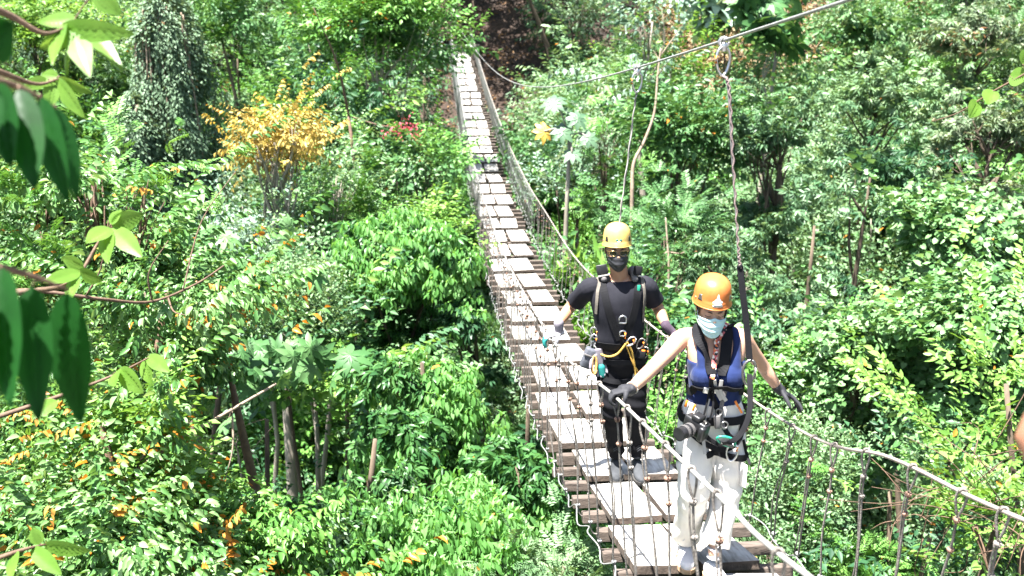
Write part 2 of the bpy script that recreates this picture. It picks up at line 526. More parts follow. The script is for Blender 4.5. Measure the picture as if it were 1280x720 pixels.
# ------------------------------------------------------------------ trees and shrubs
MIX = [('fine', 'pale', 1.1), ('broad', 'lime', 1.25), ('hang', 'curl', .9), ('heart', 'vine', .75), ('broad', 'forest', 1.5), ('drape', 'drape', 1.0), ('pinnate', 'bright', 1.0)]
def tree(name, label, cat, px, py, D, rpx, kind, mat, size=1., nl=10, spacing=None, seg=1, orange=.01, depth=1., bark=None, trunk=True,
         gap=-.35, lobe=.42, up=.35, maxn=3000, limbs=True, group=None, under=-.2, flat=.8, extra=None, roll=.45, foot=None, inner=.08, skirt=True, young=0, shoots=2., mixed=True, dead=0):
    c = at(px, py, D)
    s = D / FPX
    R = np.array((rpx[0] * s, (rpx[0] + rpx[1]) * .5 * s * depth, rpx[1] * s))
    bx, by = (c.x, c.y) if foot is None else foot
    base = Vector((bx + rs.uniform(-.3, .3), by + rs.uniform(0, .4), 0)); base.z = float(ground(base.x, base.y)) - .15
    spacing = (spacing or .30 * size) * .92
    if D > 12 and orange < .03: orange *= .4
    P, A, Ls = crown_points(c, R * (.84 if young else 1), nl, spacing, lobe=lobe, gap=gap, up=up, maxn=maxn, under=under, inner=inner, flat=flat)
    if skirt:
        P2, A2, _ = crown_points(c - Vector((0, -.15 * R[1], R[2] * 1.35)), R * (.9, .9, 1.0), max(5, nl // 2), spacing * 1.1, lobe=.48, gap=-.6, up=up, maxn=maxn * .6, flat=flat)
        P, A = np.concatenate([P, P2]), np.concatenate([A, A2])
    # leading shoots that break the outline
    ns = 0 if young else int(nl * shoots)
    if ns:
        k = rs.randint(0, len(P), ns); B = A[k] / np.linalg.norm(A[k], axis=1, keepdims=True) * (1, 1, .5) + (0, 0, .45)
        st = [P[k] + B * (size * .30 * (j + 1)) * rs.uniform(.8, 1.2, (ns, 1)) + rs.normal(0, .05 * size, (ns, 3)) for j in range(4)]
        P = np.concatenate([P] + st); A = np.concatenate([A] + [B + rs.normal(0, .3, B.shape)] * 4)
    dk = -np.interp(P[:, 1], [1, 4.83, 6.58, 9.4, 11.6, 14.9, 18.1, 24, 31, 36, 44], [1.95, 2.84, 3.12, 3.58, 3.8, 3.95, 3.9, 3.62, 2.9, 2.2, 1.13])
    ok = ~((np.abs(P[:, 0] - xb(P[:, 1])) < .72) & (P[:, 2] > dk - .35) & (P[:, 2] < dk + 2.6) & (P[:, 1] > 2))   # nothing grows through the bridge
    ok &= ~in_hollow(P)
    P, A = P[ok] - np.array(base), A[ok]
    root = empty(name, base, label, cat, group)
    if mixed and len(P) > 60:
        k2, m2, s2 = MIX[rs.randint(0, len(MIX))]
        sel = fnoise(P, 1.9, rs.uniform(0, 9)) > .33
        if 20 < sel.sum() < .6 * len(P):
            link('creeper', foliage_mesh('creeper', P[sel], A[sel], k2, size * s2, LM[m2], 1, orange, roll), None, root, smooth=False)
            P, A = P[~sel], A[~sel]
    link('crown', foliage_mesh('crown', P, A, kind, size, mat, seg, orange, roll), None, root, smooth=False)
    if dead:
        q = rs.randint(0, len(P), 5); W0 = P[q]
        D_ = np.concatenate([w0 + rs.normal(0, .16, (dead, 3)) for w0 in W0]); B = rs.normal(0, 1, D_.shape) * (1, 1, .3)
        link('dead_leaves', foliage_mesh('dead_leaves', D_ + (0, -.05, .05), B, 'hang', size * .8, LM['amber'], seg, 0, .3), None, root, smooth=False)
    if young:
        Q, B, _ = crown_points(c - Vector((0, 0, R[2] * .25)), R * (1, 1, 1.2), nl + 14, spacing * .8, lobe=lobe * .8, gap=.0, up=.3, maxn=maxn * 2.4, under=-.5, inner=.02)
        k = rs.uniform(0, 1, len(Q)) < young
        k &= ~((np.abs(Q[:, 0] - xb(Q[:, 1])) < .72) & (Q[:, 2] > -4.2) & (Q[:, 1] > 2))
        k &= ~in_hollow(Q)
        Q, B = Q[k] * 1.0 + B[k] * (.12, .12, .06), B[k].copy()
        B[:, 2] = 0
        if k.sum() > 3: link('young_leaves', foliage_mesh('young_leaves', Q - np.array(base), B, 'tuft', size * 1.05, LM['young'], seg, .004, .2), None, root, smooth=False)
    if trunk:
        mb = MB()
        top = np.array(c - base) + np.array((0, 0, R[2] * .35))
        h = max(1., top[2])
        r0 = min(.16, .035 + .018 * h) * (1 if name == 'tree' else .45)
        tp = limb_pts((0, 0, 0), top, wob=.05, n=12)
        mb.tube(tp, list(np.linspace(r0, .02, len(tp))), 8)
        if limbs:
            for L in Ls[::2 if D > 9 else 6]:
                if in_hollow(L, .8)[0]: continue
                q = np.array(L) - np.array(base)
                f = rs.uniform(.72, .97); a = tp[int(f * (len(tp) - 1))]
                lp = limb_pts(a, q + (0, 0, .3 * R[2] * lobe), n=7)
                mb.tube(lp, list(np.linspace(max(.010, r0 * .25), .005, len(lp))), 5)
                for t in range(4):
                    e = q + rs.normal(0, .4, 3) * R * lobe
                    w = limb_pts(lp[len(lp) * 2 // 3], e, n=5)
                    mb.tube(w, list(np.linspace(.010, .003, len(w))), 4)
        if extra: extra(mb, base)
        mb.build('trunk', bark or BARK, root)
    return root
# filler forest: six kinds built once, then copied over the slope
def proto(name, label, kind, mat, size, R, nl, spacing, bark, orange=.002, h=2.7):
    root = empty(name, (0, 0, 0), label, 'tree', 'forest trees massed on the far hillside')
    P, A, Ls = crown_points((0, 0, h), R, nl, spacing, maxn=2800, flat=.95)
    P2, A2, _ = crown_points((0, 0, h - R[2] * 1.1), R * .95, nl // 2, spacing * 1.1, maxn=1500)
    P, A = np.concatenate([P, P2]), np.concatenate([A, A2])
    link('crown', foliage_mesh('crown', P, A, kind, size, mat, 1, orange), None, root, smooth=False)
    mb = MB()
    tp = limb_pts((0, 0, -1.2), (0, 0, h + R[2] * .4), wob=.04, n=12)
    mb.tube(tp, list(np.linspace(.15, .03, len(tp))), 8)
    for L in Ls:
        lp = limb_pts(tp[int(rs.uniform(.4, .8) * (len(tp) - 1))], L, n=7)
        mb.tube(lp, list(np.linspace(.05, .01, len(lp))), 5)
    mb.build('trunk', bark, root)
    return root
FL = 'dense green forest tree massed with others on the far hillside'
protos = [
    proto('forest_tree', FL, 'broad', LM['forest'], 1.25, np.array((2.7, 2.7, 2.3)), 13, .36, BARK),
    proto('forest_tree', FL, 'fine', LM['pale'], 1.7, np.array((2.5, 2.5, 2.5)), 12, .36, BARK_PALE),
    proto('forest_tree', FL, 'broad', LM['bright'], 1.2, np.array((2.6, 2.6, 2.6)), 14, .36, BARK),
    proto('forest_tree', FL, 'whorl', LM['tier'], 1.3, np.array((2.6, 2.6, 2.9)), 14, .36, BARK),
    proto('forest_tree', FL, 'pinnate', LM['forest'], 1.3, np.array((2.6, 2.6, 2.2)), 12, .42, BARK_PALE),
]
spots = []
for row, y in enumerate((20, 23, 26, 29, 32, 35, 38.5, 42, 46, 50, 55, 60, 66)):
    step = 3.1 if y < 45 else 4.2
    x0 = -8 - y * .62; x1 = 8 + y * .62
    k = 0; x = x0 + (row % 2) * step / 2
    while x < x1:
        px, py = x + rs.uniform(-.9, .9), y + rs.uniform(-1.2, 1.2)
        lim = 2.7 if y > 36 else 4.2 if y > 26 else 5.2
        ok = abs(px - xb(py)) > lim and not (y > 36 and 0 < px - xb(py) < 5.2) and not dirt_zone(np.array(px), np.array(py))
        if y > 29 and 5.0 < px < 15 and y < 60: ok = False
        if ok and in_hollow((px, py, float(ground(px, py)) + 2.7), 1.5)[0]: ok = False
        if ok: spots.append((px, py))
        x += step
used = [False] * len(protos)
for i, (x, y) in enumerate(spots):
    k = rs.randint(0, len(protos))
    o = protos[k] if not used[k] else copy_tree(protos[k])
    used[k] = True
    o.location = (x, y, float(ground(x, y)) - .3)
    o.rotation_euler.z = rs.uniform(0, 6.28)
    s = rs.uniform(.8, 1.2); o.scale = (s, s, s * rs.uniform(.9, 1.15))
# ------------------------------------------------------------------ named trees, shrubs and vines of the photograph
T = tree
# far left
T('tree', 'bright yellow-green leafy tree at the top left behind the near leafy twigs', 'tree', 45, 70, 27, (125, 90), 'broad', LM['lime'], 1.2, 14, .30)
T('tree', 'pale green bushy tree in the far left corner, to the left of the vine column', 'tree', 130, 40, 33, (80, 70), 'fine', LM['pale'], 1.6, 12, .32, bark=BARK_PALE)
T('tree', 'dark green tree in shade between the vine column and the tall bright tree', 'tree', 300, 120, 30, (75, 130), 'broad', LM['forest'], 1.3, 15, .33)
T('tree', 'mid green tree standing right behind the golden tree', 'tree', 275, 60, 27, (60, 75), 'hang', LM['forest'], 1.2, 12, .32)
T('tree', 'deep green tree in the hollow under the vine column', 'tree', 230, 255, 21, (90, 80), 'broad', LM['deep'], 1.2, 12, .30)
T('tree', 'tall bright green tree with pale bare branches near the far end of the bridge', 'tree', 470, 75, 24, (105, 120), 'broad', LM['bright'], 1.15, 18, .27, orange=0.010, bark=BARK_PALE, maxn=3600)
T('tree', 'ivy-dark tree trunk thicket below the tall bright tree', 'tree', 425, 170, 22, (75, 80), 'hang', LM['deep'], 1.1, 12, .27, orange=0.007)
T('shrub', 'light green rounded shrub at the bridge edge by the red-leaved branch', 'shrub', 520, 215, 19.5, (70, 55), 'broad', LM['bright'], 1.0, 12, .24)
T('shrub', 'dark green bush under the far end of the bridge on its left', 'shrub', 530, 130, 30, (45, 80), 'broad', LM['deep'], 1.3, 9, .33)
T('tree', 'golden yellow tree with thinning leaves among dark green trees', 'tree', 345, 200, 14.6, (64, 62), 'hang', LM['gold'], .62, 24, .17, gap=-.25, orange=.12, bark=BARK_PALE, skirt=False, under=-.8, flat=1., lobe=.32, shoots=.4, mixed=False)

T('shrub', 'pale green shrub mixed into the right side of the golden tree', 'shrub', 418, 248, 15.7, (50, 45), 'fine', LM['pale'], 1.0, 11, .18, bark=BARK_PALE)
# hanging vine column
def vine_column(px, py, D, w, h, label):
    c = at(px, py, D); s = D / FPX
    base = Vector((c.x, c.y, float(ground(c.x, c.y)) - .1))
    root = empty('vine_covered_tree', base, label, 'tree')
    n = 4200
    a = rs.uniform(0, 2 * PI, n); t = rs.uniform(-1, 1, n) 
    prof = np.sqrt(np.clip(1 - np.clip(t, 0, 1) ** 2.5, 0.02, 1)) * (1 + .18 * np.sin(5 * a + 3 * t))
    q_ = np.stack([np.cos(a) * 1.2, np.sin(a) * 1.2, t * 2.6], 1)
    r = w * s * prof * rs.uniform(.6, 1.1, n) * (1 + .45 * fnoise(q_, 2.2, px))
    t = t + .18 * fnoise(q_, 1.9, 2.)
    P = np.stack([c.x + r * np.cos(a), c.y + r * np.sin(a), c.z + t * h * s], 1) - np.array(base)
    A = np.stack([np.cos(a), np.sin(a), rs.uniform(-.3, .3, n) + .6 * (t > .75)], 1)
    link('crown', foliage_mesh('crown', P, A, 'drape', .85, LM['drape'], 1, .03, .25), None, root, smooth=False)
    mb = MB()
    cc = np.array(c - base)
    mb.tube(limb_pts((0, 0, 0), cc + (0, 0, h * s * .9), wob=.02, n=9), .12, 8)
    for k in range(46):
        aa = rs.uniform(0, 2 * PI); rr = w * s * rs.uniform(.85, 1.02); z1 = rs.uniform(.2, .9) * h * s; L = rs.uniform(.5, 1.4) * h * s
        x, y = rr * math.cos(aa), rr * math.sin(aa)
        mb.tube(limb_pts(cc + (x * .8, y * .8, z1), cc + (x * 1.05, y * 1.05, z1 - L), wob=.03, n=7), .016, 4)
    mb.build('trunk', TWIG, root)
vine_column(213, 130, 18.5, 40, 130, 'grey-green column of hanging vines over a dead tree')
vine_column(172, 195, 18, 26, 70, 'lower vine-draped stump at the foot of the vine column')

# centre left
T('shrub', 'pale silvery creeper shrub in front of the golden tree', 'shrub', 300, 330, 14.5, (70, 60), 'fine', LM['silver'], 1.0, 12, .16, bark=BARK_PALE, maxn=3500)
T('shrub', 'pale grey-green bushy thicket in the middle of the left slope', 'shrub', 385, 385, 13.2, (72, 75), 'fine', LM['pale'], .95, 14, .15, bark=BARK_PALE, maxn=4200, orange=0.010)
T('shrub', 'light green shrub between the pale thicket and the golden tree', 'shrub', 410, 270, 16, (60, 55), 'broad', LM['pale'], .85, 11, .20)
T('tree', 'large tree of drooping bright leaf tufts left of the middle of the bridge', 'tree', 508, 320, 14.5, (105, 85), 'flush', LM['flush'], 0.70, 20, 0.185, orange=0.010, maxn=4940, seg=2, young=.85)
T('tree', 'dark-leaved tree close beside the bridge above the lower bright tree', 'tree', 592, 415, 14, (65, 70), 'flush', LM['deep'], 0.67, 14, 0.163, orange=0.010, seg=2, young=.10, maxn=4500)
T('tree', 'tall tree with upright bright leaf tufts and orange dead leaves below the bridge', 'tree', 528, 480, 11.2, (110, 80), 'flush', LM['flush'], 0.63, 24, 0.163, orange=0.017, maxn=5700, seg=2, young=.85)
T('tree', 'round bright tufted tree at the lower left of the bridge', 'tree', 470, 575, 9.6, (92, 80), 'flush', LM['flush'], 0.59, 22, 0.148, orange=0.010, maxn=5320, seg=2, young=.85)
T('tree', 'bright tufted treetop beside the lowest boards of the bridge', 'tree', 645, 615, 9.4, (85, 70), 'flush', LM['flush'], 0.59, 20, 0.148, orange=0.010, maxn=4940, seg=2, young=.85)
T('tree', 'bright tufted treetop along the bottom edge in the middle', 'tree', 530, 680, 8.4, (130, 60), 'flush', LM['flush'], 0.55, 22, 0.141, orange=0.014, maxn=5320, seg=2, young=.85)
T('shrub', 'pale feathery shrub at the bottom under the lowest boards', 'shrub', 705, 718, 8.6, (62, 34), 'pinnate', LM['pale'], .6, 12, .16, maxn=1800)
T('shrub', 'big-lobed palmate plant in the dark hollow of the left slope', 'plant', 335, 545, 9.3, (52, 62), 'palmate', LM['forest'], .5, 10, .36, gap=-.9, skirt=False)
T('shrub', 'pale big-lobed palmate plant above the dark hollow', 'plant', 290, 372, 11.2, (62, 45), 'palmate', LM['vine'], .5, 8, .45, gap=-.9, skirt=False)
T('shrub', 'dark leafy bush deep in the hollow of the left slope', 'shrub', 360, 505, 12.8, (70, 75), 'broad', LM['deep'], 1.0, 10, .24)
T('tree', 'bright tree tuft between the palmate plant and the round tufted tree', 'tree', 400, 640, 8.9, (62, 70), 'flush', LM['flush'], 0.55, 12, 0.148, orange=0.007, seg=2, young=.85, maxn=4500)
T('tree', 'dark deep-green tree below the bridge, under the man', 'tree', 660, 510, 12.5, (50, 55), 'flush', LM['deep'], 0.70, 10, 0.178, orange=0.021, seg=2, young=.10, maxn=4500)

# near left tree with curled drooping leaves
K = dict(bark=TWIG_DARK, seg=3, up=.1)
T('tree', 'yellow-green tree of curled drooping leaves at the upper left', 'tree', 120, 250, 7.4, (130, 75), 'hang', LM['curl'], 0.52, 38, 0.118, orange=0.05, maxn=5510, gap=-.25, lobe=.30, flat=.7, dead=2, **K)
T('tree', 'near tree of curled drooping leaves with orange dead leaves, middle left', 'tree', 210, 390, 6.9, (130, 75), 'hang', LM['curl'], 0.52, 38, 0.118, orange=0.15, maxn=5510, gap=-.2, lobe=.30, flat=.7, dead=2, **K)
T('tree', 'near tree with many orange dead leaves in the lower left corner', 'tree', 130, 560, 6.0, (150, 80), 'hang', LM['curl'], 0.50, 41, 0.111, orange=0.24, maxn=6080, gap=-.25, lobe=.30, flat=.7, dead=7, **K)
T('tree', 'green drooping-leaved treetop along the bottom left edge', 'tree', 130, 690, 5.4, (190, 60), 'hang', LM['curl'], 0.46, 45, 0.104, orange=0.15, maxn=6840, gap=-.3, lobe=.30, flat=.7, dead=4, **K)
T('tree', 'drooping-leaved treetop at the bottom right of the near left trees', 'tree', 325, 670, 6.4, (95, 55), 'hang', LM['bright'], 0.46, 28, 0.104, orange=0.05, maxn=4750, gap=-.3, lobe=.30, flat=.7, dead=4, **K)
T('tree', 'sparse branch tips of drooping leaves above the dark hollow', 'tree', 285, 470, 7.6, (70, 55), 'hang', LM['curl'], 0.50, 20, 0.133, orange=0.028, gap=-.1, lobe=.30, flat=.7, **K, maxn=4500)

# right of the bridge, far
T('tree', 'pale green tree over the dirt bank at the top, right of the bridge end', 'tree', 728, 22, 40, (48, 42), 'broad', LM['pale'], 1.6, 10, .42)
T('tree', 'wide bright pale tree right of the dirt bank', 'tree', 752, 125, 30, (88, 45), 'broad', LM['pale'], 1.4, 14, .34, bark=BARK_PALE)
T('shrub', 'silvery shrub by the right side of the middle of the bridge', 'shrub', 695, 250, 24, (52, 62), 'broad', LM['silver'], 1.05, 11, .26)
T('shrub', 'dark green bush behind the yellow star leaf', 'shrub', 735, 215, 24, (60, 60), 'broad', LM['deep'], 1.15, 10, .28)
T('tree', 'bright green tree behind the thin lanyard of the man', 'tree', 760, 190, 21, (55, 70), 'pinnate', LM['bright'], 1.0, 12, .30)
T('tree', 'mid green round tree upper middle, left of the long strap', 'tree', 850, 190, 20, (65, 75), 'broad', LM['forest'], 1.05, 15, .25)
T('shrub', 'green bush just above the helmet of the man', 'shrub', 722, 300, 20, (62, 42), 'broad', LM['forest'], .9, 11, .22)
T('shrub', 'leafy green bush between the two helmets', 'shrub', 835, 310, 16, (55, 60), 'pinnate', LM['forest'], .85, 11, .24)
T('tree', 'slim pale tree with large wilted leaves at the top middle', 'tree', 815, 45, 25, (38, 50), 'hang', LM['silver'], 1.5, 7, .42, bark=BARK_PALE, gap=-.1)
T('tree', 'yellowish tree at the top middle under the sagging cable', 'tree', 835, 105, 26, (60, 40), 'broad', LM['lime'], 1.3, 10, .33, orange=0.014)
T('plant', 'pale star-leaved plant at the top, above the long strap', 'plant', 905, 30, 28, (32, 22), 'palmate', LM['silver'], 1.7, 4, .9, gap=-.9, skirt=False)
T('shrub', 'pale low scrub on the bare brown patch at the top right', 'shrub', 955, 100, 29, (75, 26), 'fine', LM['pale'], 1.8, 11, .36)
T('tree', 'slender palm-like sapling with a thin trunk at the top right', 'tree', 970, 62, 22, (26, 18), 'palmate', LM['forest'], 1.0, 4, .5, gap=-.9, skirt=False, bark=BARK_PALE)
T('tree', 'pale hillside tree in the top right, left of the pinkish trees', 'tree', 1075, 55, 30, (70, 60), 'fine', LM['pale'], 1.7, 13, .32, bark=BARK)
T('tree', 'dark vine-hung tree at the top right edge of the bare patch', 'tree', 1130, 30, 33, (45, 60), 'drape', LM['forest'], 1.9, 9, .40)
T('tree', 'pinkish-tipped tree in the top right corner', 'tree', 1220, 60, 26, (85, 70), 'whorl', LM['pink'], 1.1, 22, 0.24, orange=0.049, maxn=3000, flat=.5, lobe=.36, gap=.0, mixed=False, shoots=.8)
T('tree', 'pale bright tree filling the middle of the right slope', 'tree', 1100, 135, 23, (75, 60), 'whorl', LM['pale'], 1.0, 21, 0.21, orange=0.007, maxn=3200, flat=.5, lobe=.36, gap=.0, mixed=False, shoots=.8)
T('tree', 'tree with reddish young leaves at the right edge below the pinkish corner tree', 'tree', 1235, 185, 20, (80, 65), 'whorl', LM['pink'], .95, 22, 0.20, orange=0.035, maxn=3000, flat=.5, lobe=.36, gap=.0, mixed=False, shoots=.8)
T('tree', 'large dark tree with tiers of pale leaves behind the long strap', 'tree', 975, 190, 19, (85, 85), 'whorl', LM['tier'], 1.0, 27, 0.21, orange=0.014, maxn=3200, flat=.5, lobe=.36, gap=.0, mixed=False, shoots=.8)
T('tree', 'large dark tree with tiered leaf sprays, right of the woman', 'tree', 1015, 320, 16, (95, 110), 'whorl', LM['tier'], .9, 36, 0.20, orange=0.017, maxn=3800, flat=.5, lobe=.36, gap=.0, mixed=False, shoots=.8)
T('tree', 'shaded deep green tree between the dark tiered trees and the bright vines', 'tree', 1085, 250, 18.5, (70, 80), 'whorl', LM['deep'], 1.0, 21, 0.21, orange=0.007, flat=.5, lobe=.36, gap=.0, mixed=False, shoots=.8)
T('tree', 'green tree directly behind the head of the woman', 'tree', 905, 330, 15.5, (60, 85), 'whorl', LM['tier'], .85, 22, 0.18, orange=0.010, maxn=2800, flat=.5, lobe=.36, gap=.0, mixed=False, shoots=.8)
T('shrub', 'dark bush behind the man between his hip and the woman', 'shrub', 820, 430, 13.5, (60, 70), 'broad', LM['deep'], .85, 11, .2)
T('plant', 'bright upright blade-leaved plant by the right rail behind the man', 'plant', 712, 365, 18.5, (36, 44), 'blade', LM['lime'], 1.05, 9, .19, gap=-.95)
T('plant', 'bright upright blade-leaved clump below the bent arm of the man', 'plant', 728, 440, 14.5, (30, 46), 'blade', LM['lime'], .9, 8, .17, gap=-.95)

# right slope, vines
V = dict(up=.1, lobe=.42, gap=-.5, roll=.25, flat=.8)
T('vine_thicket', 'bright pale vine mound on the right slope under the red-tipped tree', 'vine', 1190, 300, 13.5, (115, 70), 'heart', LM['vine'], 0.65, 23, 0.156, maxn=5400, **V)
T('vine_thicket', 'broad heart-leaved vine mound at the right edge, middle height', 'vine', 1215, 420, 10.5, (120, 85), 'heart', LM['vine'], 0.58, 26, 0.133, maxn=5760, orange=0.007, **V)
T('vine_thicket', 'heart-leaved vine bank right of the gloved hand of the woman', 'vine', 1075, 470, 11.5, (80, 100), 'heart', LM['vine'], 0.58, 26, 0.133, maxn=5760, **V)
T('vine_thicket', 'small-leaved creeper bank below the right rope', 'vine', 1010, 610, 10.2, (85, 100), 'fine', LM['pale'], .8, 20, .13, maxn=5200, up=0, gap=-.6)
T('vine_thicket', 'leafy creeper at the bottom between the right rope hangers', 'vine', 1110, 640, 9.3, (75, 80), 'heart', LM['vine'], 0.48, 18, 0.117, maxn=4680, **V)
T('vine_thicket', 'green shrub bank behind the legs of the woman', 'vine', 945, 500, 11.8, (60, 70), 'broad', LM['bright'], .8, 12, .19)
T('shrub', 'deep shaded bush at the bottom right under the rope', 'shrub', 1160, 690, 9.0, (90, 55), 'broad', LM['deep'], .8, 11, .17)
T('shrub', 'yellow-green shrub at the right edge above the dry twigs', 'shrub', 1255, 500, 8.0, (60, 60), 'broad', LM['lime'], .7, 11, .15, orange=0.010, seg=2)
T('shrub', 'yellow-green shrub in the bottom right corner among dry twigs', 'shrub', 1250, 650, 7.2, (70, 65), 'broad', LM['lime'], .62, 9, .17, orange=0.017, seg=2, gap=-.1)
T('shrub', 'light green shrub seen between the legs of the man and the woman', 'shrub', 835, 560, 10.8, (45, 60), 'broad', LM['bright'], .75, 10, .18)
T('tree', 'green treetop under the bridge below the woman', 'tree', 960, 705, 9.4, (60, 45), 'fine', LM['pale'], .8, 10, .14)

def dry_twigs():
    c = at(1225, 610, 7.0)
    base = Vector((c.x, c.y, float(ground(c.x, c.y)) - .1))
    root = empty('dry_bush', base, 'tangle of bare dry twigs below the right rope at the right edge', 'shrub')
    mb = MB()
    cc = np.array(c - base)
    mb.tube(limb_pts((0, 0, 0), cc + (0, 0, -.3), n=7), .02, 6)
    for k in range(50):
        a = cc + (rs.normal(0, .22), rs.normal(0, .3), rs.normal(-.15, .22))
        d = rs.normal(0, .30, 3) * (1.5, 1, 1) + (-.15, 0, .0)
        pts = catmull([a, a + d * .5 + rs.normal(0, .05, 3), a + d + (0, 0, -.06)], 4)
        mb.tube(pts, list(np.linspace(.005, .002, len(pts))), 4)
    mb.build('trunk', TWIG_DARK, root)
dry_twigs()

# cecropia with the yellow star leaf
def star_leaf(mb, c, r, M, n=8):
    vs, fs = [], []
    for i in range(n):
        a = 2 * PI * i / n
        L = leaf(r * rs.uniform(.85, 1.1), r * .42, .15, .22, 4)
        R_ = np.array(M) @ rot(a, -.1, 0)
        mb.add(L[0] @ R_.T + np.array(c), [tuple(f) for f in L[1]])
def cecropia():
    c = at(700, 165, 19)
    base = Vector((c.x + .3, c.y, float(ground(c.x, c.y)) - .1))
    root = empty('tree', base, 'thin-trunked tree with one yellow star-shaped leaf beside green ones', 'tree')
    mb = MB()
    top = np.array(at(712, 175, 19) - base)
    tp = limb_pts((0, 0, 0), top, wob=.02, n=9); mb.tube(tp, list(np.linspace(.09, .035, len(tp))), 8)
    mbg, mby = MB(), MB()
    spec = [(680, 164, 1, .24, 'y'), (703, 164, 0, .28, 'g'), (722, 148, 0, .26, 'g'), (692, 128, 0, .3, 'g'), (735, 172, 0, .25, 'g'), (715, 192, 0, .24, 'g')]
    for px, py, q, r, col in spec:
        p = np.array(at(px, py, 18.8) - base)
        pts = catmull([top, (top + p) / 2 + (0, 0, .12), p], 4); mb.tube(pts, .015, 5)
        M = Matrix.Rotation(rs.uniform(.5, .9) if col == 'g' else 1.1, 3, 'X') @ Matrix.Rotation(rs.uniform(-.3, .3), 3, 'Y')
        star_leaf(mby if col == 'y' else mbg, p, r, M)
    mb.build('trunk', BARK_PALE, root)
    mbg.build('crown', surf('cecropia_green', (.045, .10, .05), (.08, .15, .075), rough=.5, scale=4, bump=.1), root)
    mby.build('yellow_leaf', surf('cecropia_yellow', (.50, .28, .03), (.60, .40, .08), rough=.5, scale=4, bump=.1), root)
cecropia()

# branch with red leaves
def red_branch():
    c = at(500, 165, 19)
    base = Vector((c.x - .6, c.y, float(ground(c.x, c.y)) - .1))
    root = empty('tree', base, 'sparse sapling with a bare branch ending in red leaves beside the bridge', 'tree')
    mb = MB()
    top = np.array(at(436, 145, 19) - base)
    tp = limb_pts((0, 0, 0), top, wob=.02, n=9); mb.tube(tp, list(np.linspace(.07, .03, len(tp))), 8)
    e = np.array(at(505, 162, 19) - base)
    br = catmull([top, (top + e) / 2 + (0, 0, -.03), e], 6); mb.tube(br, list(np.linspace(.022, .008, len(br))), 6)
    u = np.array(at(392, 10, 18) - base)
    br = catmull([top, (top * .5 + u * .5) + (.1, 0, 0), u], 6); mb.tube(br, list(np.linspace(.03, .008, len(br))), 6)
    mb.build('trunk', TWIG_DARK, root)
    P = e + rs.normal(0, 1, (15, 3)) * (.17, .12, .08) + (.05, 0, 0)
    link('crown', foliage_mesh('crown', P, rs.normal(0, 1, (15, 3)), 'fine', .9, LM['red']), None, root, smooth=False)
red_branch()

# long pale stick and bare twigs among the near left trees
def bare_branch(label, pts, r0, r1, mat, side=0):
    W = [at(*p) for p in pts]
    b = W[0].copy(); b.z = float(ground(b.x, b.y))
    mb = MB()
    pp = catmull([w - b for w in W], 6)
    pp = [np.array((0, 0, -.1))] + catmull([(0, 0, 0), np.array(W[0] - b) * .5 + (.1, .1, 0), W[0] - b], 3) + pp[1:] if True else pp
    mb.tube(pp, list(np.linspace(r0 * 1.3, r1, len(pp))), 7)
    for k in range(side):
        i = rs.randint(len(pp) * 4 // 10, len(pp) - 1); a = np.array(pp[i]); d = rs.normal(0, .22, 3) + (.15, 0, .05)
        q = catmull([a, a + d * .5 + rs.normal(0, .03, 3), a + d], 4); mb.tube(q, list(np.linspace(r1 * 1.2, .002, len(q))), 5)
    me = mb.mesh('bare_branch')
    o = link('bare_branch', me, mat); o.location = b
    tag(o, label, 'branch')
bare_branch('straight pale bare stem rising diagonally through the lower left trees', [(75, 680, 6.0), (110, 640, 6.0), (200, 565, 6.1), (290, 512, 6.3), (345, 480, 6.5)], .016, .008, TWIG, 5)
bare_branch('thin curved brown twig reaching right across the middle left', [(-180, 420, 4.2), (-60, 380, 4.2), (15, 364, 4.2), (60, 365, 4.2), (130, 374, 4.3), (190, 377, 4.5), (245, 355, 4.8), (280, 332, 5.0)], .010, .004, TWIG_DARK, 4)
bare_branch('bare twig cluster standing in the dark hollow of the left slope', [(300, 640, 9.0), (302, 600, 9.0), (296, 560, 9.0), (285, 545, 9.0)], .012, .004, TWIG, 9)
bare_branch('pale curved trunk rising behind the thin lanyard of the man', [(790, 240, 18), (792, 205, 18), (806, 175, 18), (818, 140, 18), (822, 95, 18), (826, 60, 18)], .032, .014, TWIG, 3)
bare_branch('bare thin pole stem standing above the two helmets', [(836, 330, 15), (834, 300, 15), (832, 272, 15)], .018, .01, TWIG, 2)

# ------------------------------------------------------------------ blurred foreground leaves, top and middle left
def big_leaf(L, W, droop, fold=.12, nu=18, nv=9, veins=9, tip=.12):
    V, F = [], []
    for i in range(nu + 1):
        u = i / nu
        w = W / 2 * min(1, (math.sin(PI * min(1, u ** .82)) ** .62)) * (1 - .35 * max(0, u - .6) / .4) + .0012
        for j in range(nv + 1):
            v = -1 + 2 * j / nv
            z = -droop * L * u * u + fold * abs(v) * w + .006 * W / .07 * math.cos(2 * PI * veins * (u - .16 * abs(v))) * (1 - abs(v)) ** .8 * min(1, 4 * u)
            V.append((L * u, v * w, z))
    for i in range(nu):
        for j in range(nv):
            a = i * (nv + 1) + j; F.append((a, a + nv + 1, a + nv + 2, a + 1))
    return np.array(V), F
FORE = surf('leaf_near_dark', (.012, .055, .014), (.022, .095, .020), rough=.28, scale=14, bump=.15, bdist=.002)
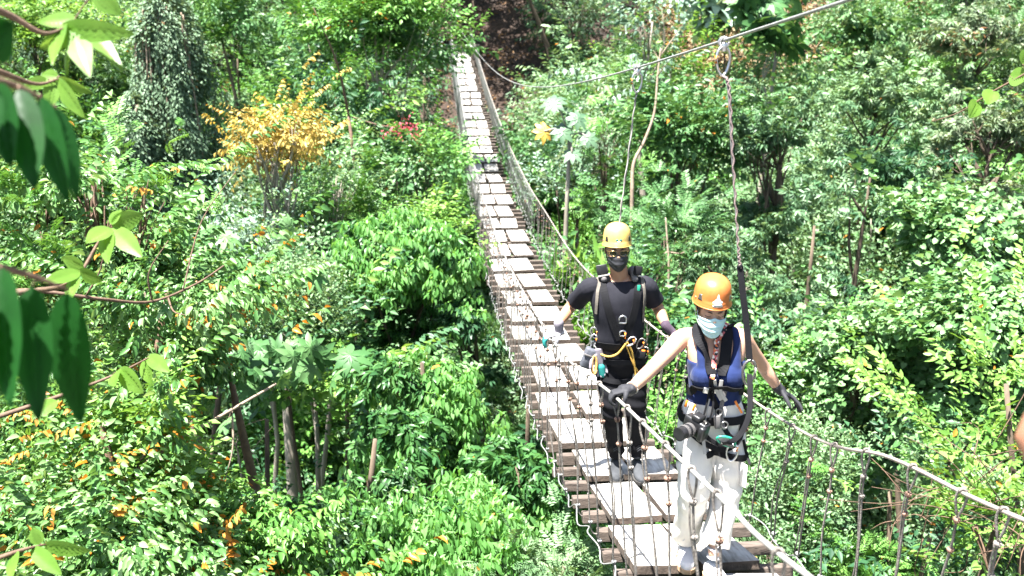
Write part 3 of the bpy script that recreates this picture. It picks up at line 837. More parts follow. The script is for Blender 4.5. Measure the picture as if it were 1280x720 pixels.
def thin_leaf_mat(name, c1, c2, tc, rough, tr):
    m = surf(name, c1, c2, rough=rough, scale=12, bump=.1, bdist=.002, spec=.18)
    nt = m.node_tree; out = next(n for n in nt.nodes if n.type == 'OUTPUT_MATERIAL'); p = next(n for n in nt.nodes if n.type == 'BSDF_PRINCIPLED')
    t = N(nt, 'ShaderNodeBsdfTranslucent'); t.inputs['Color'].default_value = (*tc, 1)
    mx = N(nt, 'ShaderNodeMixShader'); mx.inputs['Fac'].default_value = tr
    nt.links.new(p.outputs[0], mx.inputs[1]); nt.links.new(t.outputs[0], mx.inputs[2]); nt.links.new(mx.outputs[0], out.inputs['Surface'])
    return m
FORE = thin_leaf_mat('leaf_near_dark', (.006, .034, .007), (.010, .060, .010), (.022, .19, .010), .42, .36)
LIGHT = thin_leaf_mat('leaf_near_light', (.09, .19, .03), (.14, .25, .045), (.28, .45, .05), .35, .45)
def leafy_branch(label, foot, twig, leaves, mat, r0=.012):
    """twig: list of (px,py,D); leaves: (px,py,D of stalk end, px,py,D of tip, width px, roll)"""
    b = Vector((foot[0], foot[1], float(ground(*foot)) - .1))
    root = empty('tree', b, label, 'tree')
    mb = MB()
    W = [at(*p) for p in twig]
    s = W[0] + Vector((-.5 if foot[0] < 0 else .5, -.1, -.15))
    st = catmull([(0, 0, 0), (s - b) * .5 + Vector((-.06, 0, 0)), s - b, W[0] - b], 5)
    mb.tube(st, list(np.linspace(.03, r0, len(st))), 7)
    pp = catmull([w - b for w in W], 5)
    mb.tube(pp, list(np.linspace(r0, .0022, len(pp))), 6)
    lm = MB()
    for (ax, ay, ad, tx, ty, td, wpx, roll) in leaves:
        a, t = at(ax, ay, ad), at(tx, ty, td)
        d = t - a; L = d.length; W_ = wpx / FPX * ad
        x = d.normalized(); z = Vector((0, -1, .35)); z = (z - x * z.dot(x)).normalized(); y = z.cross(x)
        M = Matrix((x, y, z)).transposed() @ Matrix.Rotation(roll, 3, 'X')
        v, f = big_leaf(L, W_, rs.uniform(.05, .16))
        vv = v @ np.array(M).T + np.array(a - b)
        lm.add(vv, f)
        k = min(pp, key=lambda q: (Vector(q) - (a - b)).length)
        mb.tube(catmull([k, (Vector(k) + (a - b)) / 2 + Vector((0, 0, .004)), a - b], 3), .0018, 5)
    mb.build('trunk', TWIG_DARK, root)
    lm.build('crown', mat, root)
leafy_branch('branch of large dark blurred leaves hanging at the middle left edge', (-1.7, 1.0),
    [(-60, 325, 1.55), (-10, 332, 1.6), (40, 345, 1.65), (85, 362, 1.7)],
    [(2, 335, 1.6, 3, 505, 1.52, 50, .12), (40, 358, 1.66, 43, 526, 1.62, 46, -.12), (84, 366, 1.7, 88, 533, 1.70, 56, .10), (-30, 340, 1.55, -34, 500, 1.5, 50, -.1)], FORE)
leafy_branch('branch of large dark blurred leaves hanging at the upper left edge', (-1.75, .9),
    [(-70, 95, 1.5), (-10, 100, 1.55), (30, 112, 1.6), (70, 135, 1.65)],
    [(-5, 104, 1.55, 8, 205, 1.5, 50, .2), (24, 112, 1.58, 40, 232, 1.52, 44, -.15), (52, 122, 1.62, 76, 250, 1.58, 38, .2), (68, 134, 1.66, 98, 244, 1.66, 30, -.5), (-25, 100, 1.5, -20, 190, 1.46, 55, 0), (-20, 60, 1.45, 12, 30, 1.4, 60, .4)], FORE)
leafy_branch('twig of bright green blurred leaves in the top left corner', (-2.2, 1.6),
    [(-60, -10, 2.2), (10, 18, 2.3), (55, 42, 2.35), (90, 30, 2.4)],
    [(75, 35, 2.4, 160, 42, 2.3, 26, .3), (88, 30, 2.4, 108, 85, 2.3, 30, -.3), (80, 28, 2.4, 62, 78, 2.3, 24, .4), (98, 25, 2.45, 150, 75, 2.35, 22, -.5), (95, 25, 2.4, 45, 25, 2.4, 22, .3), (92, 38, 2.4, 78, 95, 2.35, 26, .9), (118, -10, 2.4, 150, 18, 2.4, 26, 0), (85, 45, 2.4, 52, 60, 2.35, 22, -.9)], LIGHT)
leafy_branch('twig of pale green blurred leaves near the top left, below the corner twig', (-2.3, 1.8),
    [(-60, 70, 2.5), (0, 90, 2.6), (45, 105, 2.7), (75, 98, 2.75)],
    [(70, 98, 2.75, 98, 145, 2.7, 20, .3), (60, 100, 2.75, 30, 108, 2.7, 16, -.2), (75, 98, 2.75, 110, 118, 2.7, 16, .8), (66, 100, 2.75, 62, 135, 2.7, 18, -.6), (72, 96, 2.75, 50, 92, 2.75, 16, .2)], LIGHT)
leafy_branch('twig of lime leaves at the left edge above the large dark leaves', (-2.4, 2.2),
    [(-80, 380, 3.2), (30, 365, 3.3), (90, 352, 3.4), (125, 300, 3.5), (140, 285, 3.5)],
    [(138, 285, 3.5, 108, 300, 3.4, 24, .2), (140, 283, 3.5, 178, 268, 3.5, 24, .3), (140, 285, 3.5, 175, 318, 3.4, 24, -.3), (135, 288, 3.5, 130, 325, 3.4, 22, .2), (138, 280, 3.5, 150, 262, 3.5, 20, -.6),
     (100, 340, 3.4, 55, 352, 3.3, 20, .3), (105, 335, 3.4, 75, 322, 3.4, 18, -.3), (100, 340, 3.4, 125, 352, 3.35, 20, .6), (95, 345, 3.4, 85, 375, 3.3, 18, .1)], LIGHT)
leafy_branch('twig with a few white-glinting leaves at the middle left, right of the large dark leaves', (-2.4, 2.8),
    [(-60, 540, 4.0), (60, 500, 4.1), (140, 470, 4.2), (190, 445, 4.3)],
    [(145, 465, 4.2, 140, 480, 4.1, 20, .3), (150, 460, 4.2, 175, 492, 4.15, 24, .2), (185, 445, 4.3, 208, 462, 4.2, 18, -.3), (180, 450, 4.3, 186, 480, 4.25, 22, .5), (120, 478, 4.2, 95, 478, 4.1, 18, .3), (70, 500, 4.1, 40, 520, 4.0, 20, .2)], LIGHT)
leafy_branch('bright leafy twig at the bottom left edge', (-2.2, 2.6),
    [(-60, 720, 3.2), (20, 690, 3.3), (60, 680, 3.4)],
    [(55, 682, 3.4, 110, 690, 3.3, 20, .3), (40, 685, 3.35, 75, 718, 3.3, 20, -.3), (50, 680, 3.4, 40, 660, 3.4, 16, .3), (20, 690, 3.3, 10, 722, 3.2, 20, .3)], LIGHT)
leafy_branch('thin vine of pale round leaves reaching in from the right edge', (4.6, 1.6),
    [(1330, 60, 4.0), (1285, 90, 4.1), (1240, 115, 4.2), (1200, 140, 4.3), (1165, 152, 4.4)],
    [(1262, 95, 4.15, 1284, 98, 4.1, 24, .2), (1240, 112, 4.2, 1236, 128, 4.15, 20, .3), (1222, 126, 4.25, 1214, 146, 4.2, 20, -.2), (1278, 80, 4.1, 1290, 60, 4.1, 20, .2)], LIGHT, .006)

# tall shade trees whose crowns reach over the far end of the bridge
T('tree', 'tall dark tree at the top edge beside the far end of the bridge', 'tree', 545, -150, 41, (140, 110), 'broad', LM['deep'], 1.8, 16, .55, maxn=2600, foot=(-5.2, 43.5), skirt=False)
T('tree', 'overhanging dark tree at the top edge above the dirt bank', 'tree', 640, -120, 47, (110, 75), 'broad', LM['deep'], 1.8, 14, .55, maxn=2200, foot=(-1.0, 51.5), skirt=False)

# understory that closes the gaps between the named plants: two kinds, copied
def understory(label, kind, mat, size, R, nl, sp):
    root = empty('understory_shrub', (0, 0, 0), label, 'shrub', 'understory shrubs filling the valley slopes')
    P, A, Ls = crown_points((0, 0, 1.4), R, nl, sp, maxn=2200, under=-.4, flat=.8)
    P2, A2, _ = crown_points((0, 0, .4), R * (1.05, 1.05, .8), nl, sp, maxn=1200, under=-.4)
    link('crown', foliage_mesh('crown', np.concatenate([P, P2]), np.concatenate([A, A2]), kind, size, mat, 1, .004), None, root, smooth=False)
    mb = MB()
    for L in Ls[::2]:
        lp = limb_pts((0, 0, -.3), L, n=7); mb.tube(lp, list(np.linspace(.03, .008, len(lp))), 5)
    mb.build('trunk', TWIG_DARK, root)
    return root
UL = 'leafy understory shrub crowded among others below the taller trees of the valley'
up_ = [understory(UL, 'broad', LM['forest'], .95, np.array((1.5, 1.5, 1.5)), 14, .22), understory(UL, 'whorl', LM['tier'], .95, np.array((1.5, 1.5, 1.7)), 14, .22), understory(UL, 'fine', LM['pale'], 1.15, np.array((1.4, 1.4, 1.6)), 13, .22), understory(UL, 'broad', LM['bright'], .8, np.array((1.3, 1.3, 1.5)), 13, .19)]
first = [True] * 4
for y in np.arange(8.5, 34, 1.9):
    for x in np.arange(-3 - .58 * y, 3 + .58 * y, 2.3):
        qx, qy = x + rs.uniform(-.8, .8), y + rs.uniform(-.7, .7)
        gz = float(ground(qx, qy))
        top = -5.6 + .0 * y if abs(qx - xb(qy)) < 2.2 else 99
        if gz + 3.2 > top + 1: continue
        if rs.uniform() < .15: continue
        if in_hollow((qx, qy, gz + 1.6), 1.3)[0]: continue
        k = rs.randint(0, 4)
        o = up_[k] if first[k] else copy_tree(up_[k]); first[k] = False
        s = rs.uniform(.8, 1.45); o.scale = (s, s, s * rs.uniform(.9, 1.4)); o.rotation_euler.z = rs.uniform(0, 6.28)
        o.location = (qx, qy, gz - .1)

T('tree', 'dark leafy tree crown hanging into the top edge above the far bridge end', 'tree', 632, -52, 39.5, (85, 52), 'broad', LM['deep'], 1.7, 14, .5, foot=(1.6, 42.0), skirt=False, mixed=False, shoots=1.)
# ------------------------------------------------------------------ suspension bridge
def plank_mat():
    m, nt, out = new_mat('weathered_board')
    p = N(nt, 'ShaderNodeBsdfPrincipled', i_Roughness=.85)
    p.inputs['Specular IOR Level'].default_value = .2
    tc = N(nt, 'ShaderNodeTexCoord')
    def nz(scale, st, det=8, rough=.6):
        mp = N(nt, 'ShaderNodeMapping'); mp.inputs['Scale'].default_value = st
        nt.links.new(tc.outputs['Object'], mp.inputs['Vector'])
        n = N(nt, 'ShaderNodeTexNoise', i_Scale=scale, i_Detail=det, i_Roughness=rough); nt.links.new(mp.outputs[0], n.inputs['Vector']); return n
    grain = nz(5, (9, .7, 3)); r1 = ramp(nt, [(.30, (.20, .186, .166)), (.50, (.41, .40, .375)), (.75, (.52, .51, .49))]); nt.links.new(grain.outputs['Fac'], r1.inputs['Fac'])
    patch = nz(2.3, (1, .8, 1), 5); r2 = ramp(nt, [(.35, (.62, .58, .53)), (.6, (1.05, 1.05, 1.05))]); nt.links.new(patch.outputs['Fac'], r2.inputs['Fac'])
    mud = nz(9, (1, 1, 1), 9, .7); r3 = ramp(nt, [(.60, (1, 1, 1)), (.72, (.55, .48, .42))]); nt.links.new(mud.outputs['Fac'], r3.inputs['Fac'])
    m1 = N(nt, 'ShaderNodeMixRGB', blend_type='MULTIPLY'); m1.inputs['Fac'].default_value = 1; nt.links.new(r1.outputs[0], m1.inputs[1]); nt.links.new(r2.outputs[0], m1.inputs[2])
    m2 = N(nt, 'ShaderNodeMixRGB', blend_type='MULTIPLY'); m2.inputs['Fac'].default_value = .8; nt.links.new(m1.outputs[0], m2.inputs[1]); nt.links.new(r3.outputs[0], m2.inputs[2])
    nt.links.new(m2.outputs[0], p.inputs['Base Color'])
    b = N(nt, 'ShaderNodeBump', i_Strength=.7, i_Distance=.006); nt.links.new(grain.outputs['Fac'], b.inputs['Height']); nt.links.new(b.outputs[0], p.inputs['Normal'])
    nt.links.new(p.outputs[0], out.inputs['Surface'])
    return m
WOOD = plank_mat()
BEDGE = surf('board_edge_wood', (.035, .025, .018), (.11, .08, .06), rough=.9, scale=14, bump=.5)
BEAM = surf('old_beam_wood', (.045, .034, .027), (.13, .10, .08), rough=.9, scale=9, bump=.6, bscale=30, stretch=(1, 5, 5), bdist=.006)
ROPE = surf('rail_rope', (.17, .16, .15), (.31, .30, .28), rough=.75, scale=30, bump=.5, bscale=120, bdist=.002)
ROPE_TAN = surf('rail_rope_tan', (.18, .155, .13), (.33, .29, .25), rough=.8, scale=30, bump=.5, bscale=120, bdist=.002)
CABLE = surf('steel_cable', (.18, .18, .175), (.36, .36, .35), rough=.5, scale=40, bump=.3, metal=.4)
HANG = surf('hanger_cord', (.09, .078, .068), (.24, .215, .19), rough=.8, scale=25, bump=.4)
RUST = surf('rusty_clamp', (.14, .075, .05), (.36, .22, .16), rough=.75, scale=50, bump=.5, metal=.2)

_dk = np.polyfit([1, 4.83, 6.58, 9.4, 11.6, 14.9, 18.1, 20, 24, 31, 36, 44], [1.95, 2.84, 3.12, 3.58, 3.8, 3.95, 3.9, 3.84, 3.62, 2.9, 2.2, 1.13], 4)
def deck(y): return -float(np.polyval(_dk, y))
def slope(y): return (deck(y + .05) - deck(y - .05)) / .1
UX = Vector((-.082, 1, 0)).normalized(); NX = Vector((1, .082, 0)).normalized()
def bp(y, w, h=0): 
    w += .075 * min(1, max(0, (6.5 - y) / 1.7))          # the near end swings a little to the right
    p = Vector((xb(y), y, deck(y))) + NX * w; p.z += h; return p
def deck_frame(y):
    t = Vector((-.082, 1, slope(y))).normalized(); n = NX.cross(t).normalized()
    return Matrix((NX, t, n)).transposed()

Y0, Y1 = 2.0, 44.0
root = empty('suspension_bridge', (xb(23), 23, deck(23)), 'narrow plank-and-cable footbridge sagging across the forested valley', 'bridge')
RO = Vector(root.location)
def part(name, mb, mat, parent=root, smooth=True):
    mb.v = [tuple(Vector(v) - RO) for v in mb.v]
    return mb.build(name, mat, parent, smooth)

# two columns of boards, each row lapping its near end a little over the next
y = Y0
row = 0
while y < Y1 - .3:
    Lr = random.uniform(.98, 1.16) if y > 7.4 else random.uniform(.86, .94)
    lat = .04 * math.sin(row * 1.7) + random.uniform(-.025, .025)
    for side in (-1, 1):
        L = Lr * random.uniform(.885, .925)
        w = random.uniform(.152, .170)
        yc = y + Lr / 2 + random.uniform(-.02, .02)
        M = deck_frame(yc) @ Matrix.Rotation(math.radians(random.uniform(-2.6, 2.6)), 3, 'Z') @ Matrix.Rotation(math.radians(random.uniform(-2, 2)), 3, 'Y') @ Matrix.Rotation(math.radians(-random.uniform(1.2, 2.6)), 3, 'X')
        mb = MB(); mb.box(bp(yc, side * .182 - .022 + lat + random.uniform(-.012, .012), -.001), (w, L / 2, random.uniform(.022, .028)), M, .004)
        bo = part('deck_board', mb, WOOD, smooth=False)
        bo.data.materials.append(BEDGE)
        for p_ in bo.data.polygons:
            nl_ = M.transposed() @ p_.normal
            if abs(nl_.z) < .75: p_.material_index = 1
    y += Lr
    row += 1

# cross beams under the boards
beams = []
y = Y0 + .1
while y < Y1:
    beams.append(y); y += .345
rest = MB()
for i, y in enumerate(beams):
    mb = MB() if i < 100 else rest
    M = deck_frame(y) @ Matrix.Rotation(math.radians(random.uniform(-2.5, 2.5)), 3, 'Z')
    hl = random.uniform(.44, .51)
    mb.box(bp(y, random.uniform(-.03, .03), -.055), (hl, random.uniform(.032, .045), random.uniform(.03, .042)), M, .006)
    if i < 100: part('cross_beam', mb, BEAM, smooth=False)
tag(part('cross_beam', rest, BEAM, smooth=False), kind='stuff')

# hand rails: control points from the photograph, y along the bridge -> offset w, height over the deck
def rail_from(px, py, w):
    """the point of a pixel's ray in the vertical sheet at lateral offset w"""
    u, v = (px - 640) / FPX, (py - 360) / FPX
    k = CP - v * SP
    D = (1.38 + w * 1.0034) / (u + .082 * k)
    return at(px, py, D)
def far_rail(px, py, h):
    """the point of a pixel's ray at height h over the deck"""
    lo = None; yy = 8.
    while yy < 46:
        p = at_y(px, py, yy)
        if p.z < deck(yy) + h and yy > 12 : return p
        yy += .02
    return at_y(px, py, 44)
LR = [Vector((.95, -1.2, -.55)), Vector((.90, .3, -.75)), rail_from(1010, 720, -.50), rail_from(890, 612, -.515), rail_from(770, 497, -.53), rail_from(690, 424, -.56), rail_from(632, 322, -.47)]
RR = [Vector((2.05, -1.2, -.75)), Vector((1.95, .6, -1.0)), rail_from(1280, 650, .53), rail_from(1120, 575, .53), rail_from(945, 503, .54), rail_from(733, 338, .56)]
for yy, w, h in ((16, .44, .90), (20, .44, .85), (25, .44, .82), (31, .42, .80), (37, .40, .78), (44.3, .38, .85)): LR.append(bp(yy, -w, h))
for yy, w, h in ((16.5, .53, .84), (20, .52, .80), (25, .49, .80), (31, .46, .80), (37, .43, .82), (44.3, .42, .95)): RR.append(bp(yy, w, h))
def dense(P):
    return [Vector(q) for q in catmull(P, 24)]
LP, RP = dense(LR), dense(RR)
def on_path(path, y):
    for a, b in zip(path, path[1:]):
        if a.y <= y <= b.y:
            return a.lerp(b, (y - a.y) / max(1e-6, b.y - a.y))
    return path[-1].copy() if y > path[-1].y else path[0].copy()
def resample(path, step, near=11):
    out = [path[0]]; 
    for p in path[1:]:
        s = step if p.y < near else step * 14
        while (p - out[-1]).length > s: out.append(out[-1] + (p - out[-1]).normalized() * s)
    return out
for P, m in ((LP, ROPE), (RP, ROPE_TAN)):
    mb = MB(); mb.tube(resample(P, .014), .0082, 12, twist=75, lobes=3 * 2, depth=.22)
    part('handrail_cable', mb, m)

# lower side cables, scalloping between the beam ends
for s in (-1, 1):
    pts = []
    for i, y in enumerate(beams):
        pts.append(bp(y, s * (.50 + .012 * (i % 2)), .0 if i % 3 == 0 else random.uniform(.0, .05)))
        if i + 1 < len(beams) and y < 30:
            ym = y + .17
            pts.append(bp(ym, s * (.515 + .03 * random.random()), -.035 if i % 3 else .03))
    mb = MB(); mb.tube([Vector(p) for p in catmull(pts, 4)], .0045, 6)
    part('side_cable', mb, CABLE)
    mb = MB(); mb.tube([bp(y, s * .30, -.105) for y in np.arange(Y0, Y1 + .5, .5)], .008, 6)
    part('support_cable', mb, CABLE)

# hanger cords: a split loop over the rail, clamps, one cord down to the beam end
rest, restk = MB(), MB()
def knot(mb, p, r, ax):
    r *= .78
    mb.torus(p, r * .55, r * .62, ax, n=10, sides=7)
    mb.torus(Vector(p) + Vector(ax).normalized() * r * .7, r * .45, r * .5, ax, n=8, sides=6)
for s, P in ((-1, LP), (1, RP)):
    for i, y in enumerate(beams):
        big = y < 2 + .345 * 47
        lean = random.uniform(-.10, .10) - (.14 if s > 0 else .05) * (y < 9)
        top = on_path(P, y + lean)
        if y + lean < P[0].y: continue
        bot = bp(y, s * random.uniform(.49, .52), .01)
        d = (bot - top); L = d.length; d.normalize()
        tng = (on_path(P, y + lean + .1) - on_path(P, y + lean - .1)).normalized()
        mb = MB() if big else rest
        r = .0048
        off = tng * .016
        c1 = top + d * random.uniform(.10, .17); c2 = c1 + d * random.uniform(.09, .15)
        side = tng.cross(d).normalized()
        sd = 6 if big else 4
        if big:
            up = -d
            for q in (-1, 1):
                mb.tube(catmull([c1, top + off * q * 1.1 + side * .010 * q + d * .035, top + off * q * .8 + up * .010 + side * .006 * q, top + up * .015, top - off * q * .4 + up * .006 - side * .010 * q], 4), r, sd)
            wob = Vector((random.uniform(-.02, .02), random.uniform(-.02, .02), 0))
            mb.tube(catmull([c1, c2, (c2 + bot) / 2 + wob, bot, bot + Vector((-s * .05, 0, -.06))], 5), r * 1.05, sd)
            if i % 3 != 1: mb.tube(catmull([c1 + side * .012, c2 + side * .012, (c2 + bot) / 2 + wob * 1.8 + tng * .03, bot + tng * .05], 4), r * .8, sd)
            h = part('hanger_cord', mb, HANG)
            for q, (kp, kr) in enumerate(((c1, .017), (c2, .016), (bot + Vector((0, 0, .03)), .016))):
                km = MB(); knot(km, kp, kr, d)
                part('clamp', km, CABLE if q == 2 else RUST if i % 3 else HANG, h)
        else:
            rest.tube([top, c1, bot], .0052 if y < 30 else .007, 4)
            rest.tube([top + tng * .04, c2, bot], .0045, 4)
            for q in (.12, .23):
                t2 = on_path(P, y + q); b2 = bp(y + q, s * .5, .02); rest.tube([t2, t2.lerp(b2, .4) + tng * .05, b2], .0042 if y < 30 else .006, 4)
                knot(rest, t2.lerp(b2, .85), .015, d)
            rest.tube([top.lerp(bot, .5), on_path(P, y + .345).lerp(bp(y + .345, s * .5, .01), .5)], .004, 4)
            knot(rest, c1, .016, d); knot(rest, bot, .017, d)
            
tag(part('hanger_cord', rest, CABLE), kind='stuff')

# end frame on the far bank
mb = MB()
for s in (-1, 1):
    p = bp(44.3, s * .62, 0); mb.tube([p + Vector((0, 0, -1.5)), p + Vector((0, 0, 1.9))], .07, 8)
part('end_post', mb, BARK) 
mb = MB(); mb.tube([bp(44.3, -.95, 1.25), bp(44.3, .85, 1.3)], .05, 8)
part('end_crossbar', mb, BARK_PALE)
mb = MB(); mb.box(bp(44.9, 0, -.45), (.9, .75, .45), None, .03)
part('abutment', mb, surf('abutment_stone', (.12, .10, .08), (.25, .22, .18), rough=.9, scale=4, bump=.6), smooth=False)

# wooden landing at the near end, under the camera
pl = empty('landing', (.9, 0, -1.95), 'weathered wooden landing at the near end of the footbridge', 'platform')
mb = MB()
for k in range(15): mb.box((0, -1.75 + .25 * k, .06), (1.9, .118, .02), None, .004)
mb.build('planking', WOOD, pl, False)
for k in (-1, 1):
    mb = MB()
    for q in (-1.4, 1.7): mb.tube([(k * 1.75, q, -1.6), (k * 1.75, q, .04)], .08, 8)
    mb.build('post', BARK, pl)
for x, h in ((.05, 1.45), (1.15, 1.35)):
    mb = MB(); mb.tube([(x, -1.2, -.5), (x, -1.2, h)], .075, 10); mb.build('rail_post', BARK, pl)

# overhead safety cable
SC = [Vector((1.5, -3.2, .55)), at(1020, 0, 3.54), at(905, 48, 4.65), at(795, 90, 6.6), at(700, 108, 10.5), at(640, 100, 16.5), at(600, 70, 26.5), at(578, 40, 40), Vector((xb(46), 46, -.2))]
_sy = [p.y for p in SC]; _sz = np.polyfit(_sy, [p.z for p in SC], 5, w=[1, 4, 6, 6, 4, 4, 4, 4, 1])
def cable_at(y): return Vector((xb(y), y, float(np.polyval(_sz, y))))
SCP = [cable_at(y) for y in np.arange(-3.2, 46, .25)]
mb = MB(); mb.tube(resample(SCP, .02, 8), .0072, 10, twist=80, lobes=6, depth=.2)
me = mb.mesh('safety_cable'); o = link('safety_cable', me, CABLE)
tag(o, 'steel safety cable sagging above the footbridge', 'cable')
# ------------------------------------------------------------------ people
def pal(*a, **k): return surf(*a, **k)
SKIN_F = surf('skin_fair', (.44, .25, .165), (.50, .295, .20), rough=.5, scale=5, bump=.06, bscale=160, bdist=.001, sss=.12)
SKIN_T = surf('skin_tan', (.36, .185, .105), (.42, .225, .135), rough=.5, scale=5, bump=.06, bscale=160, bdist=.001, sss=.12)
SKIN_B = surf('skin_brown', (.20, .095, .055), (.25, .12, .075), rough=.5, scale=5, bump=.06, bscale=160, bdist=.001, sss=.1)
def cloth(name, c1, c2, rough=.85, bump=.35, scale=6, sheen=.0):
    return surf(name, c1, c2, spec=.12, rough=rough, scale=scale, bump=bump, bscale=420, bdist=.0015, sheen=sheen)
NAVY = cloth('navy_jersey', (.010, .018, .066), (.014, .026, .092), sheen=.1)
CREAM = cloth('cream_cotton', (.64, .60, .54), (.71, .67, .61))
BLACK_SHIRT = cloth('black_pique', (.012, .012, .016), (.022, .022, .028))
BLACK_PANTS = cloth('black_twill', (.004, .004, .005), (.008, .008, .010))
WEB = cloth('black_webbing', (.006, .006, .007), (.014, .014, .016), rough=.75)
WEB_GREY = cloth('grey_webbing', (.10, .095, .095), (.17, .16, .155), rough=.75)
WEB_PALE = cloth('pale_webbing', (.34, .32, .29), (.48, .46, .42), rough=.75)
GLOVE = cloth('dark_glove', (.020, .020, .023), (.045, .045, .050), rough=.6)
GLOVE_W = cloth('white_glove', (.26, .25, .27), (.38, .37, .39))
TEAL = cloth('teal_rubber', (.02, .16, .15), (.03, .22, .20), rough=.5)
PURPLE = cloth('lilac_cuff', (.17, .155, .18), (.25, .23, .26))
SHOE_W = cloth('white_shoe', (.50, .49, .49), (.60, .59, .59), rough=.6)
SHOE_G = cloth('grey_shoe', (.022, .024, .027), (.060, .063, .068), rough=.7)
SOLE = surf('tan_sole', (.42, .27, .16), (.52, .35, .22), rough=.7, scale=20)
SOLE_D = surf('dark_sole', (.02, .02, .02), (.06, .055, .05), rough=.7, scale=20)
HAIR = surf('dark_hair', (.010, .007, .006), (.030, .020, .015), rough=.45, scale=3, bump=.5, stretch=(40, 40, 4), bdist=.003)
def shell_mat(name, c1, c2): return surf(name, tuple(v * .86 for v in c1), c2, rough=.38, scale=22, bump=.15, bscale=90, bdist=.001, detail=9)
HELM_O = shell_mat('orange_shell', (.52, .150, .034), (.56, .170, .042))
HELM_Y = shell_mat('yellow_shell', (.57, .385, .10), (.62, .43, .13))
METAL = surf('aluminium', (.45, .45, .46), (.6, .6, .6), rough=.3, scale=10, bump=.05, metal=.9)
DARKMETAL = surf('dark_aluminium', (.16, .155, .15), (.24, .23, .22), rough=.35, scale=10, bump=.05, metal=.8)
ORANGE = surf('orange_anodised', (.75, .20, .02), (.8, .25, .03), rough=.4, scale=9, bump=0)
GREEN = surf('green_anodised', (.01, .22, .13), (.02, .28, .17), rough=.35, scale=9, bump=0)
YROPE = surf('yellow_rope', (.50, .28, .04), (.62, .38, .08), rough=.8, scale=60, bump=.5)
MASK_B = surf('blue_mask_fabric', (.38, .58, .60), (.45, .66, .67), rough=.8, scale=8, bump=.15, bscale=300, bdist=.0006)
MASK_K = surf('black_mask_fabric', (.012, .012, .014), (.022, .022, .025), rough=.5, scale=8, bump=.15, bscale=300, bdist=.0006)
PLASTIC = surf('black_plastic', (.010, .010, .011), (.020, .020, .022), rough=.38, scale=30, bump=.15, bscale=300, bdist=.0006)
LENS = surf('lens_glass', (.004, .005, .012), (.01, .012, .03), rough=.04, scale=4, bump=0, spec=.9)
GOLDM = surf('gold_wire', (.62, .43, .18), (.7, .5, .22), rough=.3, scale=10, bump=0, metal=.9)
SHADE = surf('olive_lens', (.012, .012, .005), (.028, .025, .010), rough=.12, scale=6, bump=0, spec=.8)
STICKER = surf('white_sticker', (.66, .72, .70), (.74, .78, .76), rough=.5, scale=9, bump=0)
STICKER_D = surf('dark_print', (.05, .06, .08), (.09, .10, .12), rough=.5, scale=9, bump=0)
EYEW = surf('eye_white', (.6, .58, .55), (.65, .63, .6), rough=.2, scale=9, bump=0)
BROW = surf('brow_hair', (.035, .022, .016), (.06, .04, .03), rough=.8, scale=60, bump=.4)
LID = surf('eyelid_line', (.07, .035, .028), (.10, .05, .04), rough=.7, scale=30, bump=0)
def floral():
    m, nt, out = new_mat('floral_strap')
    p = N(nt, 'ShaderNodeBsdfPrincipled', i_Roughness=.8)
    tc = N(nt, 'ShaderNodeTexCoord'); v = N(nt, 'ShaderNodeTexVoronoi', i_Scale=85)
    nt.links.new(tc.outputs['Object'], v.inputs['Vector'])
    sep = N(nt, 'ShaderNodeSeparateColor'); nt.links.new(v.outputs['Color'], sep.inputs[0])
    r = ramp(nt, [(0, (.012, .012, .016)), (.42, (.012, .012, .016)), (.43, (.60, .14, .04)), (.62, (.62, .33, .20)), (.63, (.70, .62, .52)), (.8, (.65, .6, .5)), (.81, (.45, .10, .10))])
    r.color_ramp.interpolation = 'CONSTANT'
    nt.links.new(sep.outputs[0], r.inputs['Fac']); nt.links.new(r.outputs[0], p.inputs['Base Color'])
    nt.links.new(p.outputs[0], out.inputs['Surface'])
    return m
FLORAL = floral()

# ---- closed surfaces fused into one continuous mesh
def fuse(name, mb, voxel, smooth=4, fold=None):
    me = mb.mesh(name + '_src')
    o = bpy.data.objects.new(name + '_src', me); C.objects.link(o)
    m = o.modifiers.new('r', 'REMESH'); m.mode = 'VOXEL'; m.voxel_size = voxel; m.adaptivity = 0
    if smooth:
        s = o.modifiers.new('s', 'SMOOTH'); s.factor = .5; s.iterations = smooth
    dg = bpy.context.evaluated_depsgraph_get(); dg.update()
    r = bpy.data.meshes.new_from_object(o.evaluated_get(dg))
    r.name = name
    bpy.data.objects.remove(o); bpy.data.meshes.remove(me)
    r.materials.clear()
    if fold:
        r.update()
        co = np.empty(len(r.vertices) * 3); r.vertices.foreach_get('co', co); co = co.reshape(-1, 3)
        no = np.empty(len(r.vertices) * 3); r.vertices.foreach_get('normal', no); no = no.reshape(-1, 3)
        co = co + no * fold(co)[:, None]
        r.vertices.foreach_set('co', co.astype(np.float32).ravel()); r.update()
    return r

def ring(c, rx, ry, M=None, n=20, e=2.0):
    out = []
    for k in range(n):
        a = 2 * PI * k / n
        ca, sa = math.cos(a), math.sin(a)
        p = Vector((rx * math.copysign(abs(ca) ** (2 / e), ca), ry * math.copysign(abs(sa) ** (2 / e), sa), 0))
        out.append((M @ p if M is not None else p) + Vector(c))
    return out

def limb(mb, pts, radii, n=16, sub=6, cut=False):
    P = [np.append(np.array(p, float), r) for p, r in zip(pts, radii)]
    Q = catmull(P, sub)
    mb.tube([q[:3] for q in Q], [max(.004, q[3]) for q in Q], n)
    mb.ball(Q[0][:3], Q[0][3], None, n, 9)
    if not cut: mb.ball(Q[-1][:3], Q[-1][3], None, n, 9)
    return mb

